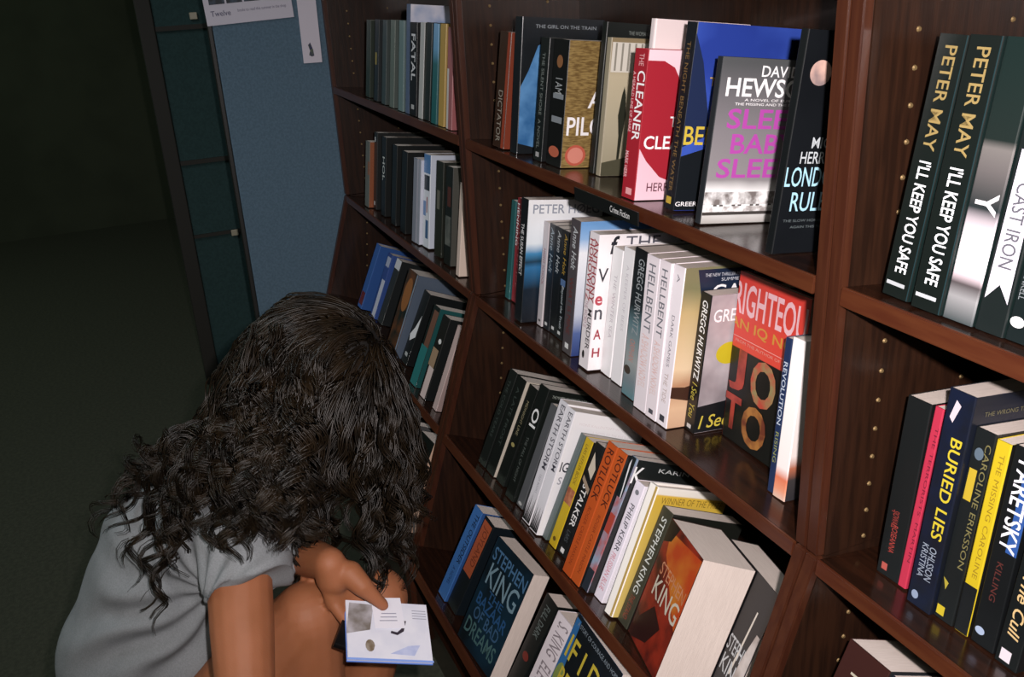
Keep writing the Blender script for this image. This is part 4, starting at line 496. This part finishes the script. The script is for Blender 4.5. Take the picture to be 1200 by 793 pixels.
# left hand: palm, thumb on the page, four fingers curling under the booklet
ks = [at(391, 706, 1.325), at(399, 706, 1.335), at(408, 704, 1.345), at(417, 700, 1.352)]
ms = [at(382, 672, 1.318), at(387, 670, 1.322), at(393, 668, 1.326), at(399, 667, 1.328)]
limb(bm, [(wrL, .0235), (at(391, 676, 1.325), .026)], 14)
for i in range(4):          # the palm, then the fingers closing under the booklet
    k = ks[i]; limb(bm, [(ms[i], .0145), (k, .0125)], 12)
    L1, L2, L3 = [(.029,.019,.017), (.037,.025,.02), (.04,.027,.021), (.036,.024,.02)][i]
    under = onb(.16+.05*i, .46-.10*i, -.019)
    d1 = (under-k).normalized(); p1 = under
    d2 = (bu*.8+bv*.35-bn*.02).normalized(); d3 = (bu*.9+bv*.25+bn*.10).normalized()
    p2 = p1+d2*L2; p3 = p2+d3*L3
    r = .0094 if i else .0084
    limb(bm, [(k, .0112), (p1, r), (p2, r*.92), (p3, r*.8)], 12)
tb0 = at(410, 672, 1.318); tb1 = at(424, 686, 1.312); tb2 = at(437, 698, 1.318)
tip = onb(.44, .13, .0085)
limb(bm, [(at(396, 672, 1.318), .017), (tb0, .019), (tb1, .0155), (tb2, .0108), (tip, .0085)], 14)
# right hand resting on the shin, below the picture
hd = (anR-knR).normalized()
pR = wrR+(knR.lerp(anR, .45)+RX*.03-FW*.055-wrR)*.75
limb(bm, [(wrR, .024), (pR, .026)])
for i in range(4):
    k = pR+hd*(.018*i-.027)+RX*.01; p1 = k+RX*.032-FW*.004; p2 = p1+RX*.018+FW*.02; p3 = p2+FW*.02
    limb(bm, [(pR.lerp(k, .3), .014), (k, .0105), (p1, .009), (p2, .0085), (p3, .0075)], 12)
limb(bm, [(pR-hd*.01, .015), (pR-hd*.035+RX*.01, .012), (pR-hd*.05+RX*.035, .009)], 12)
gobj('body', remeshed(bm, .0034, 5), skin)
# eyes, mostly hidden by the hair
for s in (-1, 1):
    b2 = bmesh.new(); ball(b2, headc+fdir*.079+cdir*.004+sdir*s*.031, .0125, seg=14)
    gobj('eye', bm_mesh(b2, True), mat('eye_white', '#d8d4ce', .2))
# thumb nail
b2 = bmesh.new(); nb = tip+bn*.0058-(tip-tb2).normalized()*.001; ball(b2, nb, .006, (1,1,.4), Matrix(((tip-tb2).normalized(), bn.cross((tip-tb2).normalized()), bn)).transposed(), 10)
gobj('thumb_nail', bm_mesh(b2, True), mat('nail', '#c08a70', .3))
# t-shirt
def wrinkle(me):
    vs_ = me.vertices; n_ = [v.normal.copy() for v in vs_]
    org = at(262, 690, 1.33); back = (at(90, 700, 1.45)-org).normalized()
    for v, nn in zip(vs_, n_):
        p = v.co; d = p-org
        ang = math.atan2(d.dot(UP), -d.dot(RX)); dist = d.length
        wv = math.sin(ang*15+noise.noise(p*9)*2.6+1.0)
        amp = .009*math.exp(-((dist-.14)/.11)**2)*max(0, min(1, (.6-d.dot(UP)*4)))
        v.co = p+nn*(amp*(wv-.2)+.0026*noise.noise(p*22)+.004*noise.noise(p*8))
bm = bmesh.new()
limb(bm, [(pel+(pel-waist).normalized()*.02, .132), (waist-RX*.004, .128), (chest-RX*.006, .128)], 28)
limb(bm, [(chest, .128), (neck+(chest-neck)*.38, .088)], 28)
limb(bm, [(chest+UP*.01, .118), (shR+UP*.0, .062)], 24); limb(bm, [(chest, .118), (shL, .062)], 24)
limb(bm, [(shR, .062), (shL, .06)], 24)
sdR = (elR-shR).normalized(); sdL = (elL-shL).normalized()
slv = shR+sdR*.075+RX*.018
ball(bm, shR, .063, seg=20); cone(bm, shR, slv, .063, .064, 24, caps=True)
ball(bm, shL, .06, seg=20); cone(bm, shL, shL+sdL*.09, .06, .058, 24, caps=True)
# front panel of the shirt, hanging between the arm and the knees
limb(bm, [(at(318, 610, 1.38), .05), (at(326, 652, 1.36), .033)], 18)
shirt = remeshed(bm, .0042, 6); 
wrinkle(shirt)
shirtm = mat('grey_jersey', '#7b7f82', .95, col2='#868a8d', scale=500, bump=.5, bscale=1500)
gobj('t_shirt', shirt, shirtm)
bm = bmesh.new()
shm = mat('dark_shorts', '#14161a', .9, bump=.4, bscale=800)
limb(bm, [(pel, .118), (pel+(waist-pel)*.3, .112)], 20)
for a, b in ((hipR, knR), (hipL, knL)):
    ball(bm, a, .098, seg=20); cone(bm, a, a.lerp(b, .42), .098, .088, 20, caps=True)
gobj('shorts', remeshed(bm, .006, 3), shm)
for an in (anR, anL):
    bm = bmesh.new(); a = an-Vector((0,0,.045))
    limb(bm, [(a-fwd*.035, .042), (a+fwd*.06, .043), (a+fwd*.145-Vector((0,0,.006)), .036)], 18)
    limb(bm, [(an-fwd*.01, .045), (a, .045)])
    for v in bm.verts: v.co.z = max(v.co.z, .006)
    s_ = gobj('shoe', remeshed(bm, .004, 3), mat('shoe_canvas', '#1c1c20', .8))
    bm = bmesh.new()
    ball(bm, a-fwd*.035-Vector((0,0,.028)), .046, (1,1,.28)); 
    for q in (0, .03, .06, .09, .12, .145): ball(bm, a+fwd*q-Vector((0,0,.028)), .047-.03*max(0,q-.08), (1,1,.28))
    for v in bm.verts: v.co.z = max(v.co.z, .0)
    me = remeshed(bm, .004, 3); me.transform(ginv); obj('sole', me, mat('rubber', '#a8a49c', .7), s_)
# ---------------------------------------------------------------- hair
hairm = mat('dark_hair', '#120d07', .42, col2='#21180d', scale=30, spec=.32)
b2 = bmesh.new(); ball(b2, headc-fdir*.012+cdir*.006, .108, (.82, .98, 1.0), HR, 28)
for v in list(b2.verts):
    d = v.co-headc
    if d.dot(fdir) > .06 and d.dot(cdir) < .05: v.co = headc+d*.8
gobj('scalp', bm_mesh(b2, True), mat('hair_roots', '#100c08', .7))
rnd = random.Random(11)
colliders = [(headc, .104), (chest, .132), (chest.lerp(neck, .5), .115), (neck, .075), (shR, .068), (shR.lerp(chest, .5), .1), (shL, .068), (shL.lerp(chest, .5), .1), (waist, .13), (waist.lerp(chest, .5), .13)]
def hair_guide(root, n0, L):
    """one lock: leaves the scalp, drapes over head and shoulders, ends in ringlets"""
    steps = 26; h = L/steps; p = root.copy(); lay = rnd.uniform(0, .019); v = n0.copy(); out = [p.copy()]
    down = Vector((0,0,-1))
    for k in range(steps):
        f = k/steps
        v = (v*.84+down*(.12+.14*f)+Vector((rnd.gauss(0,.05), rnd.gauss(0,.05), rnd.gauss(0,.03)))).normalized()
        p = p+v*h
        for c, r in colliders:
            d = p-c; rr = r+.003+lay*min(1, .35+f*2)
            if d.length < rr:
                p = c+d.normalized()*rr
                v = (v-d.normalized()*min(0, v.dot(d.normalized()))).normalized()
        out.append(p.copy())
    return out
V = []; F = []
def strand(pts, r0):
    base = len(V); n = len(pts)
    for i, p in enumerate(pts):
        t = (pts[min(i+1, n-1)]-pts[max(i-1, 0)]).normalized(); x = t.orthogonal().normalized(); y = t.cross(x)
        r = r0*(1-.75*(i/(n-1))**3)
        for k in range(3):
            a = k*2.0944; V.append(p+(x*math.cos(a)+y*math.sin(a))*r)
    for i in range(n-1):
        for k in range(3): F.append((base+3*i+k, base+3*i+(k+1) % 3, base+3*i+3+(k+1) % 3, base+3*i+3+k))
NG = 400; ga = math.pi*(3-math.sqrt(5)); made = 0; i = 0
while made < NG:
    i += 1
    z = 1-1.45*((i % 700)/700.0); a = i*ga; rr = math.sqrt(max(0, 1-z*z))
    nl = Vector((rr*math.cos(a), rr*math.sin(a), z))          # head axes: side, face, crown
    if nl.y > .45 and nl.z < .45: continue                     # no hair on the face
    if rnd.random() > .62: continue
    made += 1
    n0 = (sdir*nl.x+fdir*nl.y+cdir*nl.z).normalized()
    root = headc+HR @ Vector((nl.x*.082, nl.y*.098, nl.z*.104))
    # hair parted along the crown: front locks fall over the face, back locks spread over the shoulders
    tang = n0-cdir*.9+(-fdir*.45 if nl.y < .1 else fdir*.04-RX*.5)
    tang = tang-n0*tang.dot(n0)
    dirn = (tang.normalized()+n0*.28+(-RX*.35 if nl.y < .1 else Vector())).normalized()
    L = rnd.uniform(.29, .41) if nl.y < .1 else rnd.uniform(.24, .33)
    near = n0.dot(-FW)
    if near > .15 and nl.y < .55:
        dirn = (dirn-RX*.55*near-UP*.2).normalized(); L = rnd.uniform(.33, .44)
    g = hair_guide(root, dirn, L)
    ph = rnd.uniform(0, 6.28); per = rnd.uniform(.06, .095); amp = rnd.uniform(.007, .015); hand = rnd.choice((-1, 1))
    dist = 0; curl = []; fine = []
    for k in range(len(g)-1):          # Catmull-Rom through the drape
        q0, q1, q2, q3 = g[max(k-1, 0)], g[k], g[k+1], g[min(k+2, len(g)-1)]
        for t_ in (0, .5):
            fine.append(.5*((2*q1)+(q2-q0)*t_+(2*q0-5*q1+4*q2-q3)*t_*t_+(3*q1-q0-3*q2+q3)*t_**3))
    fine.append(g[-1]); g = fine
    for k, p in enumerate(g):
        if k: dist += (g[k]-g[k-1]).length
        t = (g[min(k+2, len(g)-1)]-g[max(k-2, 0)]).normalized()
        x = t.cross(Vector((.31,.2,.93))).normalized(); y = t.cross(x)
        f = min(1.2, max(0, (dist-.10)/.13))
        w_ = 2*math.pi*dist/per*hand+ph
        curl.append(p+(x*math.cos(w_)+y*math.sin(w_))*amp*f)
    pts = curl
    for s in range(13):
        ox = Vector((rnd.gauss(0,1), rnd.gauss(0,1), rnd.gauss(0,1)))*.0042; cut = rnd.uniform(.86, 1)
        m_ = int(len(pts)*cut); jit = rnd.uniform(0, 6)
        strand([p+ox*(1.1-.75*(k/len(pts))**2)+Vector((math.sin(k*.5+jit), math.cos(k*.43+jit), math.sin(k*.37+jit)))*.0012 for k, p in enumerate(pts[:m_])], .0014)
# ringlets brought forward over the near shoulder and down the back
ends = [(172,575,1.40),(190,600,1.37),(205,612,1.34),(228,628,1.31),(248,655,1.285),(268,664,1.27),(284,640,1.27),(300,612,1.27),(322,652,1.26),(338,650,1.27),(346,625,1.30),(358,640,1.32),(216,590,1.33),(262,620,1.275),(310,640,1.265),(372,636,1.34),(152,548,1.44)]
for q in range(96):
    eu, ev, ed = ends[q % len(ends)]; fat = q < len(ends); eu += rnd.gauss(0, 7)*(not fat); ev += (rnd.gauss(0, 8)-(q//len(ends))*5)*(not fat)
    fr = min(1, max(0, (eu-150)/220))
    r0 = at(308+50*fr+rnd.gauss(0,12), 440+rnd.gauss(0,22), 1.33); r1 = at(262+90*fr+rnd.gauss(0,8), 505+30*fr+rnd.gauss(0,8), 1.245+.05*(1-fr))
    e_ = at(eu, ev, ed-.05-.03*fr); r2 = r1.lerp(e_, .5)+(-FW)*.016+(-RX)*.01*(1-fr)
    ctl = [r0, r0.lerp(r1, .5)-FW*.012, r1, r2, e_]
    fine = []
    for k in range(4):
        q0, q1, q2, q3 = ctl[max(k-1, 0)], ctl[k], ctl[k+1], ctl[min(k+2, 4)]
        for t_ in [j/12 for j in range(12)]:
            fine.append(.5*((2*q1)+(q2-q0)*t_+(2*q0-5*q1+4*q2-q3)*t_*t_+(3*q1-q0-3*q2+q3)*t_**3))
    ph = rnd.uniform(0, 6.28); per = rnd.uniform(.05, .08); amp = .013 if fat else rnd.uniform(.008, .014); dist = 0; curl = []; hd_ = rnd.choice((-1, 1))
    for k, p in enumerate(fine):
        if k: dist += (fine[k]-fine[k-1]).length
        t = (fine[min(k+2, len(fine)-1)]-fine[max(k-2, 0)]).normalized(); x = t.cross(Vector((.31,.2,.93))).normalized(); y = t.cross(x)
        f = min(1.15, max(.15, (dist-.03)/.09)); w_ = 2*math.pi*dist/per*hd_+ph
        curl.append(p+(x*math.cos(w_)+y*math.sin(w_))*amp*f)
    for s in range(34 if fat else 13):
        ox = Vector((rnd.gauss(0,1), rnd.gauss(0,1), rnd.gauss(0,1)))*(.0042 if fat else .0034); m_ = int(len(curl)*rnd.uniform(.9, 1)); jit = rnd.uniform(0, 6)
        strand([p+ox*(1.15-.6*(k/len(curl))**2)+Vector((math.sin(k*.5+jit), math.cos(k*.43+jit), math.sin(k*.37+jit)))*.0008 for k, p in enumerate(curl[:m_])], .0014)
gobj('hair', mesh(V, F, smooth=True), hairm)
# ---------------------------------------------------------------- the booklet in the hand
bk = empty('booklet', 'white open booklet with a blue edge, held in the crouching person\'s hand', 'booklet', onb(0, 1))
bi = Matrix((bu, -bv, bn)).transposed().to_4x4(); bi.translation = onb(0, 1); bk.matrix_world = bi
page = mat('page_white', '#c8cbd8', .6, col2='#d2d4de', scale=25)
obj('back_board', box(0, bw_, 0, bh_, -.006, -.0035, bev=.0006), mat('blue_board', '#5a7cc8', .4), bk)
obj('pages', box(.001, bw_-.001, .001, bh_-.001, -.0035, 0), page, bk)
def bshape(pts, m, z=.0002): obj('printed_shape', mesh([(x*bw_, y*bh_, z) for x, y in pts], [tuple(range(len(pts)))]), m, bk)
bshape([(.0,.42),(.28,.5),(.34,.93),(.05,.95)], mat('picture_brown', '#6c6660', .6, col2='#a8a6ac', scale=30))
bshape([(.27+.055*math.cos(a*.5), .24+.1*math.sin(a*.5)) for a in range(12)], mat('picture_bead', '#6a5c4a', .6, col2='#8c8478', scale=80))
bshape([(.52,.46),(.6,.43),(.68,.5),(.72,.68),(.69,.68),(.65,.54),(.6,.48),(.53,.5)], mat('picture_hook', '#2c2430', .6))
bshape([(.5,.12),(.78,.1),(.86,.28),(.72,.26)], mat('picture_blue', '#98a4cc', .6, col2='#b4bcd8', scale=40))
bshape([(.0,.0),(1,.0),(1,.035),(0,.035)], mat('picture_edge', '#7c98d8', .5), .0003)
for q in range(4): bshape([(.8,.86-.045*q),(.97,.86-.045*q),(.97,.872-.045*q),(.8,.872-.045*q)], mat('page_ink', '#8a8c9c', .6))
cd_ = tag(obj('paper_slip', box(0, .044, 0, .052, 0, .0006, bev=.0001), mat('slip_paper', '#d6d6e0', .6)), 'small white paper slip under the thumb on top of the booklet', 'slip')
mm = bi.copy() @ Matrix.Translation((bw_*.34, bh_*.52, .0006)) @ Matrix.Rotation(math.radians(4), 4, 'Z'); cd_.matrix_world = mm
for q in range(3): obj('printed_shape', box(.008+.002*q, .034, .012+.006*q, .0135+.006*q, .0006, .0007), mat('page_ink', '#8a8c9c', .6), cd_)
bc = tag(obj('dark_case', box(0, .034, 0, .046, -.005, .004, bev=.0025), mat('black_gloss', '#0c0d0e', .25)), 'small glossy black case sticking out from under the booklet\'s left corner', 'case')
bc.matrix_world = bi @ Matrix.Translation((-.016, bh_*.30, -.0122)) @ Matrix.Rotation(math.radians(-18), 4, 'Z')
obj('stud', box(.008, .0105, .034, .0365, .0041, .005), mat('stud_metal', '#b09c80', .3, metal=.7), bc)
